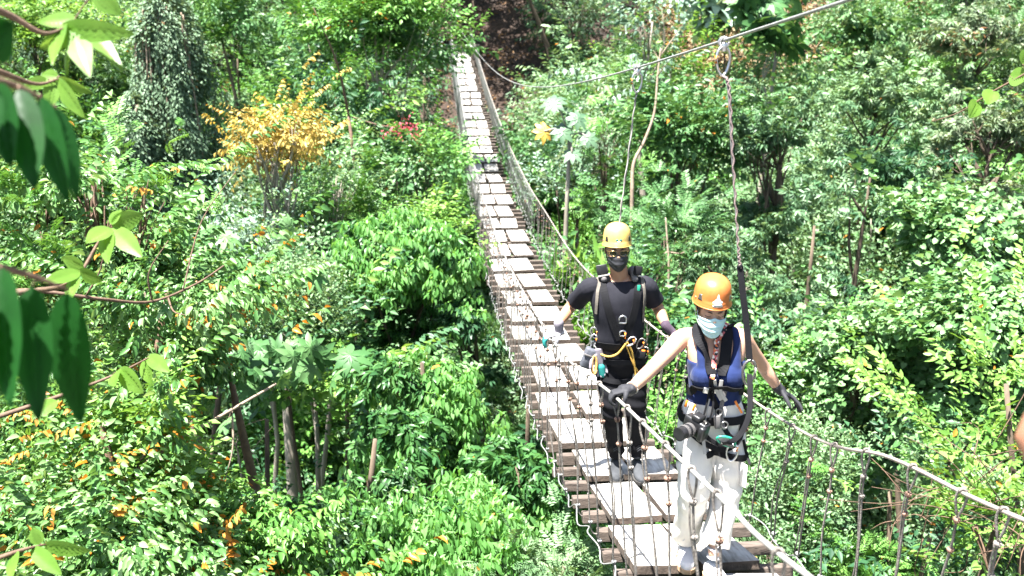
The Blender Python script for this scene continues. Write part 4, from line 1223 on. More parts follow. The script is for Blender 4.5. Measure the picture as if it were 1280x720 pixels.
def torso(mb, st):
    """st: (x, y, z, rx, ry) bottom to top"""
    Q = catmull([np.array(s, float) for s in st], 5)
    mb.loft([ring(q[:3], q[3], q[4], None, 28, 2.3) for q in Q])
    return mb

# ---- head in its own frame: chin at z=0, face toward -y
HEADP = [(.00, .024, .028, -.056), (.06, .040, .050, -.045), (.16, .053, .070, -.026), (.30, .062, .083, -.010), (.45, .068, .090, -.002), (.58, .071, .094, .003), (.72, .071, .094, .006), (.85, .061, .083, .008), (.94, .042, .058, .008), (1.0, .012, .016, .008)]
def head_at(t, sx=1.):
    z = [h[0] for h in HEADP]
    return tuple(float(np.interp(t, z, [h[k] for h in HEADP])) for k in (1, 2, 3))
def head_parts(mb, H, M, o, sx=1.):
    Q = catmull([np.array(h, float) for h in HEADP], 4)
    mb.loft([[M @ Vector(v) + o for v in ring((0, q[3], q[0] * H), q[1] * sx, q[2], None, 24, 2.2)] for q in Q])
    F = lambda x, t, y: M @ Vector((x, y, t * H)) + o
    # nose, brow, lips, ears
    fy = lambda t: head_at(t)[2] - head_at(t)[1]
    mb.loft([ring(F(0, .50, fy(.5) + .006), .007, .006, None, 10), ring(F(0, .42, fy(.42) - .006), .009, .010, None, 10), ring(F(0, .36, fy(.36) - .015), .013, .013, None, 10), ring(F(0, .33, fy(.33) - .006), .014, .011, None, 10)])
    for s in (-1, 1):
        mb.ball(F(s * .028 * sx, .555, fy(.555) + .006), (.022, .010, .008), M)
        mb.ball(F(s * .036 * sx, .36, fy(.36) + .018), (.022, .014, .020), M)
        mb.ball(F(s * .070 * sx, .46, .012), (.010, .018, .030), M @ Matrix.Rotation(-.15, 3, 'X') @ Matrix.Rotation(s * .35, 3, 'Z'))
        mb.ball(F(s * .062 * sx, .48, -.004), (.014, .016, .02), M)
    mb.ball(F(0, .225, fy(.22) - .001), (.022, .008, .006), M); mb.ball(F(0, .185, fy(.185) - .001), (.019, .008, .007), M)
    return F, fy

def grid_patch(fn, nu, nv, thick):
    """a thin closed sheet over fn(u,v)->Vector with outward fn normal approx by difference"""
    V, F = [], []
    P = [[fn(i / nu, j / nv) for j in range(nv + 1)] for i in range(nu + 1)]
    def nrm(i, j):
        a = P[min(i + 1, nu)][j] - P[max(i - 1, 0)][j]; b = P[i][min(j + 1, nv)] - P[i][max(j - 1, 0)]
        return a.cross(b).normalized()
    n1 = (nu + 1) * (nv + 1)
    for s in (0, 1):
        for i in range(nu + 1):
            for j in range(nv + 1): V.append(P[i][j] - nrm(i, j) * thick * s)
    id_ = lambda i, j, s: s * n1 + i * (nv + 1) + j
    for i in range(nu):
        for j in range(nv):
            F.append((id_(i, j, 0), id_(i + 1, j, 0), id_(i + 1, j + 1, 0), id_(i, j + 1, 0)))
            F.append((id_(i, j, 1), id_(i, j + 1, 1), id_(i + 1, j + 1, 1), id_(i + 1, j, 1)))
    for i in range(nu):
        F.append((id_(i, 0, 0), id_(i, 0, 1), id_(i + 1, 0, 1), id_(i + 1, 0, 0))); F.append((id_(i, nv, 0), id_(i + 1, nv, 0), id_(i + 1, nv, 1), id_(i, nv, 1)))
    for j in range(nv):
        F.append((id_(0, j, 0), id_(0, j + 1, 0), id_(0, j + 1, 1), id_(0, j, 1))); F.append((id_(nu, j, 0), id_(nu, j, 1), id_(nu, j + 1, 1), id_(nu, j + 1, 0)))
    return V, F

def mask(H, M, o, mat, parent, sx=1., pleats=True, top=.42, wide=1.22):
    def fn(u, v):
        a = (u - .5) * 2 * wide
        lo = -.045 + .17 * (abs(u - .5) * 2) ** 2; hi = top - .05 * (abs(u - .5) * 2) ** 1.5 + .045 * math.exp(-((u - .5) / .09) ** 2)
        t = lo + (hi - lo) * v
        rx, ry, cy = head_at(max(.10, t))
        if t < .14: rx, ry, cy = rx * .98, ry * .98, cy
        bulge = .0155 + .013 * math.exp(-((a) / .55) ** 2) * math.sin(PI * min(1, max(0, v)) ** .8)
        p = (.0022 * math.sin(v * 2 * PI * 3.5)) * (1 - abs(u - .5) * 1.6) if pleats else .0014 * math.sin(v * 19 + 6 * math.sin(3 * u))
        r = 1
        return M @ Vector(((rx * sx + bulge + p) * math.sin(a), cy - (ry + bulge + p) * math.cos(a), t * H)) + o
    mb = MB(); mb.add(*grid_patch(fn, 34, 30, .0018))
    ob = mb.build('face_mask', mat, parent)
    for s in (-1, 1):
        l = MB()
        c = [fn(.5 + s * .49, .9), M @ Vector((s * .076 * sx, -.012, .47 * H)) + o, M @ Vector((s * .082 * sx, .022, .42 * H)) + o, M @ Vector((s * .076 * sx, -.006, .26 * H)) + o, fn(.5 + s * .49, .12)]
        l.tube(catmull(c, 5), .0014, 5); l.build('ear_loop', STICKER if mat is MASK_B else mat, ob)
    return ob

def helmet(H, M, o, mat, parent, rx, ry, hz, tilt, rim_t=.62):
    """hard shell with a flared rim, vents, sticker and chin strap"""
    HM = M @ Matrix.Rotation(tilt, 3, 'X')
    ho = o + M @ Vector((0, .010, rim_t * H))
    prof = [(1.035, -.012), (1.045, -.004), (1.02, .010), (1.0, .03), (.985, .055), (.94, .085), (.84, .112), (.66, .134), (.42, .147), (.18, .152)]
    prof = [(r, z * hz / .152) for r, z in prof]
    def hp(r, z, a, off=0):
        peak = 1 + .05 * max(0, -math.sin(a)) ** 6 * (z < .02)
        return HM @ Vector(((rx * r + off) * math.cos(a), (ry * r + off) * math.sin(a) * peak, z)) + ho
    outer = [[hp(r, z, 2 * PI * k / 40) for k in range(40)] for r, z in catmull([np.array(p) for p in prof], 3)]
    inner = [[hp(r - .05, z - .004, 2 * PI * k / 40) for k in range(40)] for r, z in catmull([np.array(p) for p in prof], 3)]
    mb = MB(); vs = []; fs = []
    R_ = inner[::-1] + outer
    b = 0
    for rr in R_: vs += rr
    for i in range(len(R_) - 1):
        for k in range(40):
            a, c = i * 40 + k, i * 40 + (k + 1) % 40; fs.append((a, c, c + 40, a + 40))
    fs.append(tuple(range(39, -1, -1))); fs.append(tuple((len(R_) - 1) * 40 + k for k in range(40)))
    mb.add(vs, fs)
    h = mb.build('helmet', mat, parent)
    rim = MB(); rim.tube([hp(1.045, -.010 * hz / .152, 2 * PI * k / 40) for k in range(41)], .0034, 6, cap=False); rim.build('helmet_rim', mat, h)
    # raised ridge over the crown
    for da in (-.95, .95, -2.35, 2.35):
        v = MB(); a = -PI / 2 + da
        def vp(u, w): 
            z = (.026 + .036 * w) * hz / .152; r = float(np.interp(z, [p[1] for p in prof], [p[0] for p in prof]))
            return hp(r, z, a + (u - .5) * .27 * (1.1 - .5 * w), .0012)
        v.add(*grid_patch(vp, 6, 6, .003)); v.build('vent', PLASTIC if mat is HELM_Y else DARKMETAL, h)
    for da in (-1.30, 1.30):
        v = MB(); v.ball(hp(.995, .024, -PI / 2 + da, .001), .0055, None, 8, 6); v.build('strap_rivet', RUST, h)
    return h, hp, prof

def hand(mb, wrist, d, n, s, curl, scale=1., spread=.10, thumb=(.5, .3)):
    """fingers along d, palm facing n; s=+1 thumb on +(d x n) side. five separate bent fingers"""
    d = Vector(d).normalized(); n = Vector(n); n = (n - d * n.dot(d)).normalized(); w = d.cross(n) * s
    W = Vector(wrist)
    q = lambda a, b, c: W + (d * a + w * b + n * c) * scale
    Mx = Matrix((w, n, d)).transposed()
    mb.loft([ring(q(-.03, 0, 0), .026 * scale, .020 * scale, Mx, 14), ring(q(.0, 0, 0), .027 * scale, .019 * scale, Mx, 14), ring(q(.03, .002, 0), .037 * scale, .016 * scale, Mx, 14), ring(q(.065, 0, -.002), .042 * scale, .0145 * scale, Mx, 14), ring(q(.088, -.002, -.002), .040 * scale, .012 * scale, Mx, 14)])
    for k, (b, L, r) in enumerate(((.029, .072, .0098), (.010, .080, .0100), (-.010, .074, .0096), (-.028, .060, .0086))):
        p = q(.080, b, -.001); ang = 0; pts = [q(.055, b * .9, -.001), p]; rad = [r, r * 1.05]
        sp = (1.2 - k * .8) * spread
        for j, f in enumerate((.46, .31, .23)):
            ang += curl[k] * (1.0, 1.1, .8)[j]
            dd = (d * math.cos(ang) + n * math.sin(ang) + w * sp * max(0, math.cos(ang))).normalized()
            p = p + dd * L * f * scale; pts.append(p); rad.append(r * (1, .92, .78)[j])
        limb(mb, pts, [x * scale for x in rad], 9, 3)
    p0 = q(.012, .026, .004); t1 = (d * .62 + w * .72 + n * thumb[0]).normalized(); t2 = (d * .75 + w * (.45 - thumb[1]) + n * (thumb[0] + thumb[1])).normalized()
    p1 = p0 + t1 * .038 * scale; p2 = p1 + t2 * .030 * scale; p3 = p2 + (t2 - w * thumb[1]).normalized() * .024 * scale
    limb(mb, [p0, p1, p2, p3], [.0155 * scale, .0125 * scale, .0115 * scale, .0085 * scale], 9, 3)
    return mb

def shoe(parent, ankle, toe_dir, mat, sole_mat, L=.255, z0=0., r=.040):
    """low shoe: upper and sole, toe_dir in plan"""
    td = Vector((toe_dir[0], toe_dir[1], 0)).normalized(); sdv = Vector((td.y, -td.x, 0))
    A = Vector(ankle); heel = A - td * .062; 
    M = Matrix((sdv, Vector((0, 0, 1)), td)).transposed()
    mb = MB(); pr = []
    for t, w, h in ((0, .022, .045), (.03, .031, .062), (.09, .035, .075), (.28, .036, .082), (.45, .041, .064), (.62, .047, .050), (.78, .046, .042), (.92, .034, .034), (1.0, .012, .020)):
        c = heel + td * t * L; c.z = z0 + .018 + h / 2
        pr.append(ring(c, w, h / 2 + .006, M, 18, 2.6))
    mb.loft(pr)
    mb.tube([A + Vector((0, 0, -.03)), A + Vector((0, 0, .03))], [r * 1.12, r * 1.06], 16)
    me = fuse('shoe', mb, .005, 3)
    sh = link('shoe', me, mat, parent)
    s = MB(); loop = []
    for t, w in ((0, .012), (.02, .026), (.1, .036), (.3, .035), (.45, .040), (.62, .048), (.78, .047), (.92, .034), (1.0, .014)):
        loop.append((t, w + .004))
    up = [heel + td * (t * L * 1.02 - .003) + sdv * w for t, w in loop] + [heel + td * (t * L * 1.02 - .003) - sdv * w for t, w in loop[::-1]]
    lo = [Vector((p.x, p.y, z0 + .001)) for p in up]; hi = [Vector((p.x, p.y, z0 + .026)) for p in up]
    s.loft([lo, hi]); s.build('sole', sole_mat, sh, False)
    l = MB()
    for k in range(4):
        c = heel + td * (.42 + .07 * k) * L; hh = z0 + .018 + np.interp(.42 + .07 * k, [.28, .45, .62, .78], [.082, .064, .050, .042]) + .005
        l.tube(catmull([c - sdv * .024 + Vector((0, 0, hh - .010)), c + Vector((0, 0, hh + .004)), c + sdv * .024 + Vector((0, 0, hh - .010))], 3), .0026, 5)
    l.build('lace', mat, sh)
    return sh

class Wear:
    """straps laid on a figure's surface"""
    def __init__(s, base, objs):
        V, F = [], []
        for o in objs:
            b = len(V); V += [v.co.copy() for v in o.data.vertices]; F += [tuple(i + b for i in p.vertices) for p in o.data.polygons]
        s.t = BVHTree.FromPolygons(V, F); s.b = Vector(base)
    def px(s, x, y, Y):
        """surface point under a photo pixel (root space); falls back to the plane y=Y"""
        d = at(x, y, 1.).normalized()
        h = s.t.ray_cast(-s.b, d)
        if h[0] is not None and h[3] < 9: return h[0], h[1]
        return at_y(x, y, Y) - s.b, Vector((0, -1, .2))
    def on(s, p):
        h = s.t.find_nearest(Vector(p)); return h[0], h[1]
    def strap(s, name, pts, w, mat, parent, off=.006, th=.004, snap=True, close=False, flat=None):
        Q = [Vector(q) for q in catmull(pts, 7)]
        P, Nn = [], []
        for q in Q:
            if snap:
                c, n = s.on(q)
                n = ((q - c).normalized() if (q - c).length > .02 else n)
                P.append(c + n * off); Nn.append(n)
            else: P.append(q); Nn.append(Vector(flat) if flat is not None else s.on(q)[1])
        for _ in range(2):
            Nn = [Nn[0]] + [(Nn[i - 1] + Nn[i] * 2 + Nn[i + 1]).normalized() for i in range(1, len(Nn) - 1)] + [Nn[-1]]
            P = [P[0]] + [(P[i - 1] + P[i] * 2 + P[i + 1]) / 4 for i in range(1, len(P) - 1)] + [P[-1]]
        mb = MB(); rr = []
        for i, (p, n) in enumerate(zip(P, Nn)):
            t = (P[min(i + 1, len(P) - 1)] - P[max(i - 1, 0)]).normalized()
            sd = t.cross(n).normalized(); n2 = sd.cross(t)
            rr.append([p + sd * w / 2, p + sd * w / 2 + n2 * th, p + n2 * th * 1.15, p - sd * w / 2 + n2 * th, p - sd * w / 2])
        mb.loft(rr)
        return mb.build(name, mat, parent, False)

def carabiner(mb, c, u, v, h, w, r):
    """oval link in the plane of u (long) and v"""
    u, v = Vector(u).normalized(), Vector(v).normalized()
    pts = [Vector(c) + u * (h * math.cos(a)) * (1 if math.cos(a) > 0 else 1) + v * (w * math.sin(a) * (1 + .18 * math.cos(a))) for a in [2 * PI * k / 24 for k in range(25)]]
    return mb.tube(pts, r, 8, cap=False)

def folds(amp, f, dirn, seed):
    def fn(co):
        q = co * np.array(dirn) * f
        a = fnoise(q, 1., seed); b = fnoise(q * 2.3, 1., seed + 3)
        return amp * (a * .7 + b * .45)
    return fn

def V3(*a): return Vector(a)
# ================================================================== the woman
WH = 4.85
WB = Vector((at_y(876, 705, WH).x, WH, deck(WH) + .022))
woman = empty('person', WB, 'woman in orange helmet, pale blue mask, navy tank top and cream trousers', 'person')
wl = lambda px, py, Y=WH: at_y(px, py, Y) - WB
nk = wl(889, 421, 4.87)
hip = wl(888, 524, 4.90); 
shR, shL = wl(851, 424, 4.90), wl(926, 423, 4.92)
elR, wrR = wl(817, 459, 4.66), wl(786, 489, 4.44)
elL, wrL = wl(953, 457, 5.02), wl(973, 486, 5.03)
knR, knL = wl(867, 612, 4.74), wl(908, 612, 4.80)
anR, anL = wl(857, 681, 4.90), wl(893, 690, 4.66)
anR.z = max(anR.z, .085); anL.z = max(.085, anL.z)
cx = hip.x
HH = .225
hM = Matrix.Rotation(math.radians(2), 3, 'Y') @ Matrix.Rotation(math.radians(13), 3, 'X')
ho = wl(888, 411.5, 4.80) + V3(0, .045, .004)
wz = lambda py: wl(888, py, 4.88).z
# body
b = MB()
TZ = [(cx, 0.02, wz(560), .10, .075), (cx, .02, wz(540), .155, .10), (cx, .02, wz(522), .163, .105), (cx, .01, wz(500), .142, .092), (cx + .002, 0, wz(484), .127, .086), (cx + .002, .005, wz(470), .130, .090), (cx + .002, .01, wz(450), .142, .098), (cx + .003, .02, wz(436), .150, .090), (cx + .004, .03, wz(424), .142, .070), (cx + .004, .035, wz(415), .085, .052), (cx + .004, .03, wz(409), .055, .048)]
torso(b, TZ)
for s in (-1, 1): b.ball((cx + s * .067, -.066, wz(461)), (.066, .066, .062))
limb(b, [V3(nk.x, .035, nk.z - .03), V3(nk.x, .015, nk.z + .03), ho + hM @ V3(0, .012, .05)], [.056, .050, .050])
limb(b, [shR + V3(.07, .01, .012), shR, shR.lerp(elR, .5), elR, elR.lerp(wrR, .45), wrR], [.050, .050, .043, .036, .034, .024])
limb(b, [shL + V3(-.07, .01, .012), shL, shL.lerp(elL, .5), elL, elL.lerp(wrL, .45), wrL], [.050, .050, .043, .036, .034, .024])
for kn, an, s in ((knR, anR, -1), (knL, anL, 1)):
    limb(b, [V3(cx + s * .085, .02, hip.z - .02), V3(cx + s * .085, .02, hip.z - .12).lerp(kn, .35), kn, kn.lerp(an, .4), an], [.088, .080, .052, .050, .034])
F_, fy_ = head_parts(b, HH, hM, ho, .96)
wbody = link('body', fuse('body', b, .0058, 3), SKIN_F, woman)
# trousers
t = MB()
torso(t, [(cx, .02, wz(566), .09, .075), (cx, .02, wz(548), .160, .110), (cx, .022, wz(524), .176, .119), (cx, .014, wz(508), .163, .108), (cx, .006, wz(496), .142, .098)])
for kn, an, s in ((knR, anR, -1), (knL, anL, 1)):
    h0 = V3(cx + s * .088, .02, hip.z - .02)
    limb(t, [h0, h0.lerp(kn, .4), kn, kn.lerp(an, .45), an + V3(0, .012, .035)], [.094, .098, .082, .074, .078], cut=True)
def pantfold(co):
    z = co[:, 2]; k = np.exp(-((z - knR.z) / .16) ** 2) + .9 * np.exp(-((z - .16) / .12) ** 2) + .5 * np.exp(-((z - hip.z + .14) / .10) ** 2)
    return (-.0 + .0042 * np.sin(z * 62 + 9 * co[:, 0] + 3 * np.sin(co[:, 1] * 17)) * np.clip(k, 0, 1.2) + folds(.0045, 10, (1.6, 1.6, .4), 2.)(co))
wp = link('trousers', fuse('trousers', t, .0065, 3, pantfold), CREAM, woman)
# tank top: chest shell
t = MB()
torso(t, [(cx, .01, wz(503), .137, .098), (cx, .006, wz(494), .140, .098)] + [(x, y, z, rx + .010, ry + .010) for x, y, z, rx, ry in TZ[4:7]] + [(cx + .003, .012, wz(446), .146, .094)])
for s in (-1, 1):
    t.ball((cx + s * .068, -.076, wz(461)), (.073, .073, .069))
    limb(t, [V3(cx + s * .082, -.085, wz(450)), V3(cx + s * .088, -.066, wz(438)), V3(cx + s * .094, -.035, wz(424)), V3(cx + s * .090, .02, wz(411.5)), V3(cx + s * .08, .085, wz(424)), V3(cx + s * .07, .10, wz(445))], [.034, .024, .019, .018, .020, .026], 10)
wt = link('tank_top', fuse('tank_top', t, .0055, 4, folds(.003, 15, (1, 1, 2.4), 5.)), NAVY, woman)
# shoes
shoe(woman, V3(anR.x, anR.y, anR.z), (-.10, -1), SHOE_W, SOLE, .245)
shoe(woman, V3(anL.x, anL.y, anL.z), (.28, -1), SHOE_W, SOLE, .245)
# gloves
g = MB()
railp = on_path(LP, WB.y + wrR.y - .07) - WB
tn = (on_path(LP, 4.6) - on_path(LP, 4.2)).normalized()
gd = (V3(-1, -.12, -.22)); 
hand(g, railp + V3(.052, .03, .034), gd, V3(-.15, -.1, -1), 1, (.80, .84, .86, .88), .88, .03, (.8, .6))
limb(g, [wrR.lerp(elR, .06), wrR.lerp(railp, .5) + V3(0, 0, .022), railp + V3(.052, .03, .032)], [.030, .030, .026], 12)
link('glove', fuse('glove', g, .0034, 2), GLOVE, woman)
g = MB()
hdir = (wl(1006, 512, 4.99) - wrL).normalized()
hand(g, wrL + hdir * .015, hdir + V3(0, 0, .12), V3(-.1, -.25, -1), -1, (.22, .30, .34, .42), .98, .13, (.35, .15))
limb(g, [wrL.lerp(elL, .10), wrL + hdir * .02], [.030, .028], 12)
link('glove', fuse('glove', g, .0034, 2), GLOVE, woman)
# bracelet
m = MB(); ax = (elR - wrR).normalized(); m.torus(wrR + ax * .035, .030, .0028, ax, n=20, sides=6); m.build('bracelet', WEB_PALE, woman)
# hair
m = MB()
def hair_cap(mb, H, M, o, sx, tmin, grow=.006, front=.68):
    def fn(u, v):
        a = PI / 2 + (u - .5) * 2 * PI * .94
        fr = max(0., -math.sin(a))
        lo = tmin + (front - tmin) * min(1, fr * 1.3 + (.55 if abs(math.cos(a)) > .8 and math.sin(a) < .25 else 0)); t = lo + (.985 - lo) * v
        rx, ry, cy = head_at(t)
        return M @ Vector(((rx * sx + grow) * math.cos(a), cy + (ry + grow) * math.sin(a), t * H)) + o
    mb.add(*grid_patch(lambda u, v: fn(1 - u, v), 40, 16, .004))
hair_cap(m, HH, hM, ho, .98, .16)
for s in (-1, 1):
    for k in range(3): m.tube(catmull([F_(s * .066, .66, -.030 + .012 * k), F_(s * .069, .48, -.036 + .014 * k), F_(s * .067, .34, -.030 + .014 * k)], 4), [.006, .006, .006, .0055, .005, .0045, .004, .003, .0015], 6)
hr = m.build('hair', HAIR, woman)
# face: lowered lids, lashes, brows
for s in (-1, 1):
    m = MB(); m.ball(F_(s * .030, .485, fy_(.485) + .010), (.0145, .010, .0105), hM); m.build('eyelid', SKIN_F, woman)
    m = MB(); m.tube(catmull([F_(s * (.030 + d), .462 + .010 * (abs(d) / .016), fy_(.47) + .001 + .35 * abs(d)) for d in (-.016, -.008, 0, .008, .017)], 3), .0022, 6); m.build('eyelash', LID, woman)
    m = MB(); m.tube(catmull([F_(s * x, t_, fy_(.56) - .0035 + k) for x, t_, k in ((.013, .552, 0), (.028, .572, .002), (.046, .556, .010))], 4), [.0020, .0026, .0030, .0032, .0030, .0026, .0020, .0014, .0008], 6); m.build('eyebrow', BROW, woman)
wmask = mask(HH, hM, ho, MASK_B, woman, .96)
wh, whp, wprof = helmet(HH, hM, ho, HELM_O, woman, .092, .112, .130, math.radians(-6), .655)
# helmet sticker: a white peak over a small dark name plate
def onh(u, z, hp, prof, off=.0012):
    r = float(np.interp(z, [p[1] for p in prof], [p[0] for p in prof])); return hp(r, z, -PI / 2 + u, off)
m = MB(); m.add(*grid_patch(lambda u, v: onh(.05 + (u - .5) * .34 * (1 - v) ** 1.0 * (1 + .25 * math.sin(9 * v)) + .02 * v, .031 + .040 * v, whp, wprof), 10, 12, .0008)); m.build('peak_emblem', STICKER, wh)
m = MB(); m.add(*grid_patch(lambda u, v: onh(.05 + (u - .5) * .52, .008 + .025 * v, whp, wprof, .0018), 10, 4, .0008)); st = m.build('name_plate', STICKER, wh)
m = MB(); m.add(*grid_patch(lambda u, v: onh(.05 + (u - .5) * .44, .013 + .015 * v, whp, wprof, .0027), 10, 4, .0008)); m.build('name_print', STICKER_D, st)
for k in range(6):
    m = MB(); u0 = .05 - .17 + .068 * k
    m.add(*grid_patch(lambda u, v: onh(u0 + (u - .5) * .03, .0175 + .006 * v, whp, wprof, .0034), 2, 2, .0006)); m.build('letter', STICKER, st)
# chin strap
for s in (-1, 1):
    m = MB(); m.tube(catmull([F_(s * .074, .62, -.005), F_(s * .070, .36, -.022), F_(s * .050, .08, -.040), F_(0, -.075, -.050)], 5), .0042, 6); m.build('chin_strap', WEB, wh)

# harness
hs = empty('harness', (0, 0, 0), None, None); hs.parent = woman
W = Wear(WB, [wbody, wt, wp])
wpx = lambda pts, Y=WH: [W.px(x, y, Y)[0] for x, y in pts]
back = lambda x, py, y=.16: V3(cx + x, y, wz(py))
W.strap('shoulder_strap', [back(-.02, 455), back(-.06, 430), V3(cx - .085, .03, wz(409))] + wpx([(868, 408), (874, 425), (882, 445), (889, 468)]), .054, WEB_GREY if 0 else WEB, hs, .007)
W.strap('shoulder_strap', [back(.02, 455), back(.06, 430), V3(cx + .08, .03, wz(409))] + wpx([(907, 408), (908, 425), (906, 445), (903, 470)]), .056, WEB, hs, .009)
def belt(name, pyf, pyb, rx, ry, w, mat, off=.008):
    pts = [V3(cx + rx * math.cos(a), .01 + ry * math.sin(a), wz(pyf if math.sin(a) < 0 else pyb) + 0) for a in [-PI / 2 + 2 * PI * k / 16 for k in range(17)]]
    return W.strap(name, pts, w, mat, hs, off)
belt('chest_belt', 483, 480, .2, .2, .040, WEB)
belt('waist_belt', 513, 505, .24, .22, .044, WEB, .012)
for (x, y), mt in (((882, 484), METAL), ((893, 486), METAL)):
    p, n = W.px(x, y, WH); m = MB(); m.box(p + n * .018, (.013, .006, .015), Matrix.Rotation(.2, 3, 'Y'), .003); m.build('buckle', mt, hs)
for x, y in ((861, 505), (869, 509), (918, 503), (922, 512)):
    p, n = W.px(x, y, WH); m = MB(); m.box(p + n * .018, (.006, .005, .018), Matrix.Rotation(.3 if x < 890 else -.5, 3, 'Y'), .002); m.build('gear_loop', ORANGE, hs)
def hangstrap(name, pts, w, mat, off=.03, th=.003, par=hs):
    Q = []
    for x, y, o in pts:
        p, n = W.px(x, y, WH - .1); Q.append(p + V3(0, -1, .1) * o)
    return W.strap(name, Q, w, mat, par, 0, th, snap=False, flat=V3(0, -1, .15))
hangstrap('bridge_strap', [(886, 488, .012), (893, 503, .02), (899, 522, .025), (908, 540, .03), (917, 548, .035)], .026, WEB)
hangstrap('bridge_strap', [(906, 488, .012), (902, 500, .02), (900, 515, .025), (903, 535, .03)], .020, WEB_GREY)
hangstrap('webbing_tail', [(892, 474, .016), (894, 486, .03), (900, 498, .03)], .018, WEB_PALE)
hangstrap('webbing_tail', [(901, 474, .016), (899, 487, .03), (906, 499, .03)], .018, WEB_PALE)
hangstrap('webbing_tail', [(884, 496, .035), (878, 520, .055), (877, 545, .05), (879, 564, .045)], .017, WEB_PALE)
hangstrap('webbing_tail', [(928, 548, .02), (932, 565, .015), (937, 580, .01)], .014, WEB)
hangstrap('leg_loop', [(852, 512, .012), (860, 535, .012), (874, 549, .02), (890, 557, .03), (906, 559, .03), (922, 549, .02), (929, 525, .012)], .030, WEB)
hangstrap('leg_loop', [(872, 520, .02), (880, 541, .03), (893, 551, .035), (910, 553, .035), (924, 540, .03)], .022, WEB)
W.strap('thigh_strap', [V3(cx - .085 + .13 * math.cos(a), .02 + .13 * math.sin(a), wz(557) + .03 * math.cos(a)) for a in [2 * PI * k / 14 for k in range(15)]], .034, WEB, hs, .008)
W.strap('thigh_strap', [V3(cx + .085 + .13 * math.cos(a), .02 + .13 * math.sin(a), wz(557) - .03 * math.cos(a)) for a in [2 * PI * k / 14 for k in range(15)]], .034, WEB, hs, .008)
p, n = W.px(895, 524, WH); m = MB(); m.box(p + V3(0, -.035, 0), (.016, .012, .036), Matrix.Rotation(-.1, 3, 'Y'), .006); m.build('gear_pouch', WEB_GREY, hs)
p, n = W.px(905, 546, WH); c_ = p + V3(0, -.055, 0)
m = MB(); carabiner(m, c_, (1, 0, -.35), (0.2, -.3, 1), .050, .026, .0068); m.build('carabiner', GREEN, hs)
m = MB(); m.tube([c_ + V3(-.028, -.006, -.006), c_ + V3(.036, -.006, -.028)], .012, 10); m.build('carabiner_gate', DARKMETAL, hs)
p, n = W.px(913, 562, WH); c_ = p + V3(0, -.04, 0)
m = MB(); carabiner(m, c_, (.1, 0, 1), (1, -.2, 0), .046, .028, .0055); m.build('carabiner', METAL, hs)
m = MB(); m.tube([c_ + V3(.022, -.004, .012), c_ + V3(.024, -.004, .034)], .0075, 8); m.build('carabiner_gate', ORANGE, hs)
for x, y in ((897, 512), (904, 528)):
    p, n = W.px(x, y, WH); m = MB(); m.torus(p + V3(0, -.035, 0), .017, .0045, (0.1, -1, .2), n=18); m.build('ring', DARKMETAL, hs)
# cargo pocket on the trousers
p, n = W.px(927, 592, WH); m = MB(); m.box(p + V3(-.006, 0, 0), (.008, .045, .065), Matrix.Rotation(.5, 3, 'Z'), .008); m.build('cargo_pocket', CREAM, wp)
# floral strap and camera
cr = empty('camera', (0, 0, 0), 'black camera with long lens on a floral strap at the hip of the woman', 'camera')
cb = W.px(870, 527, WH)[0] + V3(-.01, -.065, 0); cr.location = WB + cb
def crel(P): return [Vector(p) - cb for p in P]
ax = (at_y(842, 540, WB.y + cb.y - .11) - at_y(866, 529, WB.y + cb.y)).normalized()
upv = V3(.25, -.1, 1); upv = (upv - ax * upv.dot(ax)).normalized(); sv = ax.cross(upv)
CM = Matrix((sv, ax, upv)).transposed()
m = MB(); m.box((0, 0, 0), (.066, .028, .046), CM, .010); body_c = m.build('camera_body', PLASTIC, cr)
m = MB(); m.box(CM @ V3(0, .002, .056), (.026, .030, .016), CM, .008); m.build('prism_hump', PLASTIC, cr)
m = MB(); m.box(CM @ V3(-.056, .026, -.004), (.016, .020, .040), CM, .010); m.build('grip', PLASTIC, cr)
m = MB(); m.tube([CM @ V3(-.044, 0, .046), CM @ V3(-.044, 0, .056)], .013, 14); m.build('dial', DARKMETAL, cr)
m = MB(); zs = [(.026, .032), (.040, .032), (.041, .034), (.060, .034), (.061, .0315), (.075, .0315), (.076, .0335), (.105, .0335), (.106, .031), (.128, .034), (.140, .035), (.141, .031), (.132, .029)]
m.tube([CM @ V3(.004, y, -.004) for y, r in zs], [r for y, r in zs], 24); lens_o = m.build('lens_barrel', PLASTIC, cr, False)
for y0 in (.046, .083):
    m = MB()
    for k in range(4): m.torus(CM @ V3(.004, y0 + .005 * k, -.004), .0342, .0011, ax, n=24, sides=5)
    m.build('grip_ring', WEB_GREY, lens_o)
m = MB(); m.tube([CM @ V3(.004, .1335, -.004), CM @ V3(.004, .136, -.004)], .0285, 24); m.build('front_glass', LENS, lens_o)
sp_ = [V3(cx - .07, .06, wz(409)), V3(cx, .085, wz(411)), V3(cx + .06, .05, wz(408))] + wpx([(897, 420), (894, 440), (891, 458), (888, 473)])
o = W.strap('camera_strap', sp_, .024, FLORAL, None, .016)
o.parent = cr; o.location = -cb
o = hangstrap('strap_end', [(887, 472, .018), (884, 488, .04), (880, 503, .06), (876, 517, .07)], .010, WEB, par=None); o.parent = cr; o.location = -cb
o = hangstrap('strap_end', [(889, 473, .018), (890, 490, .04), (888, 505, .06), (884, 520, .07)], .010, WEB, par=None); o.parent = cr; o.location = -cb

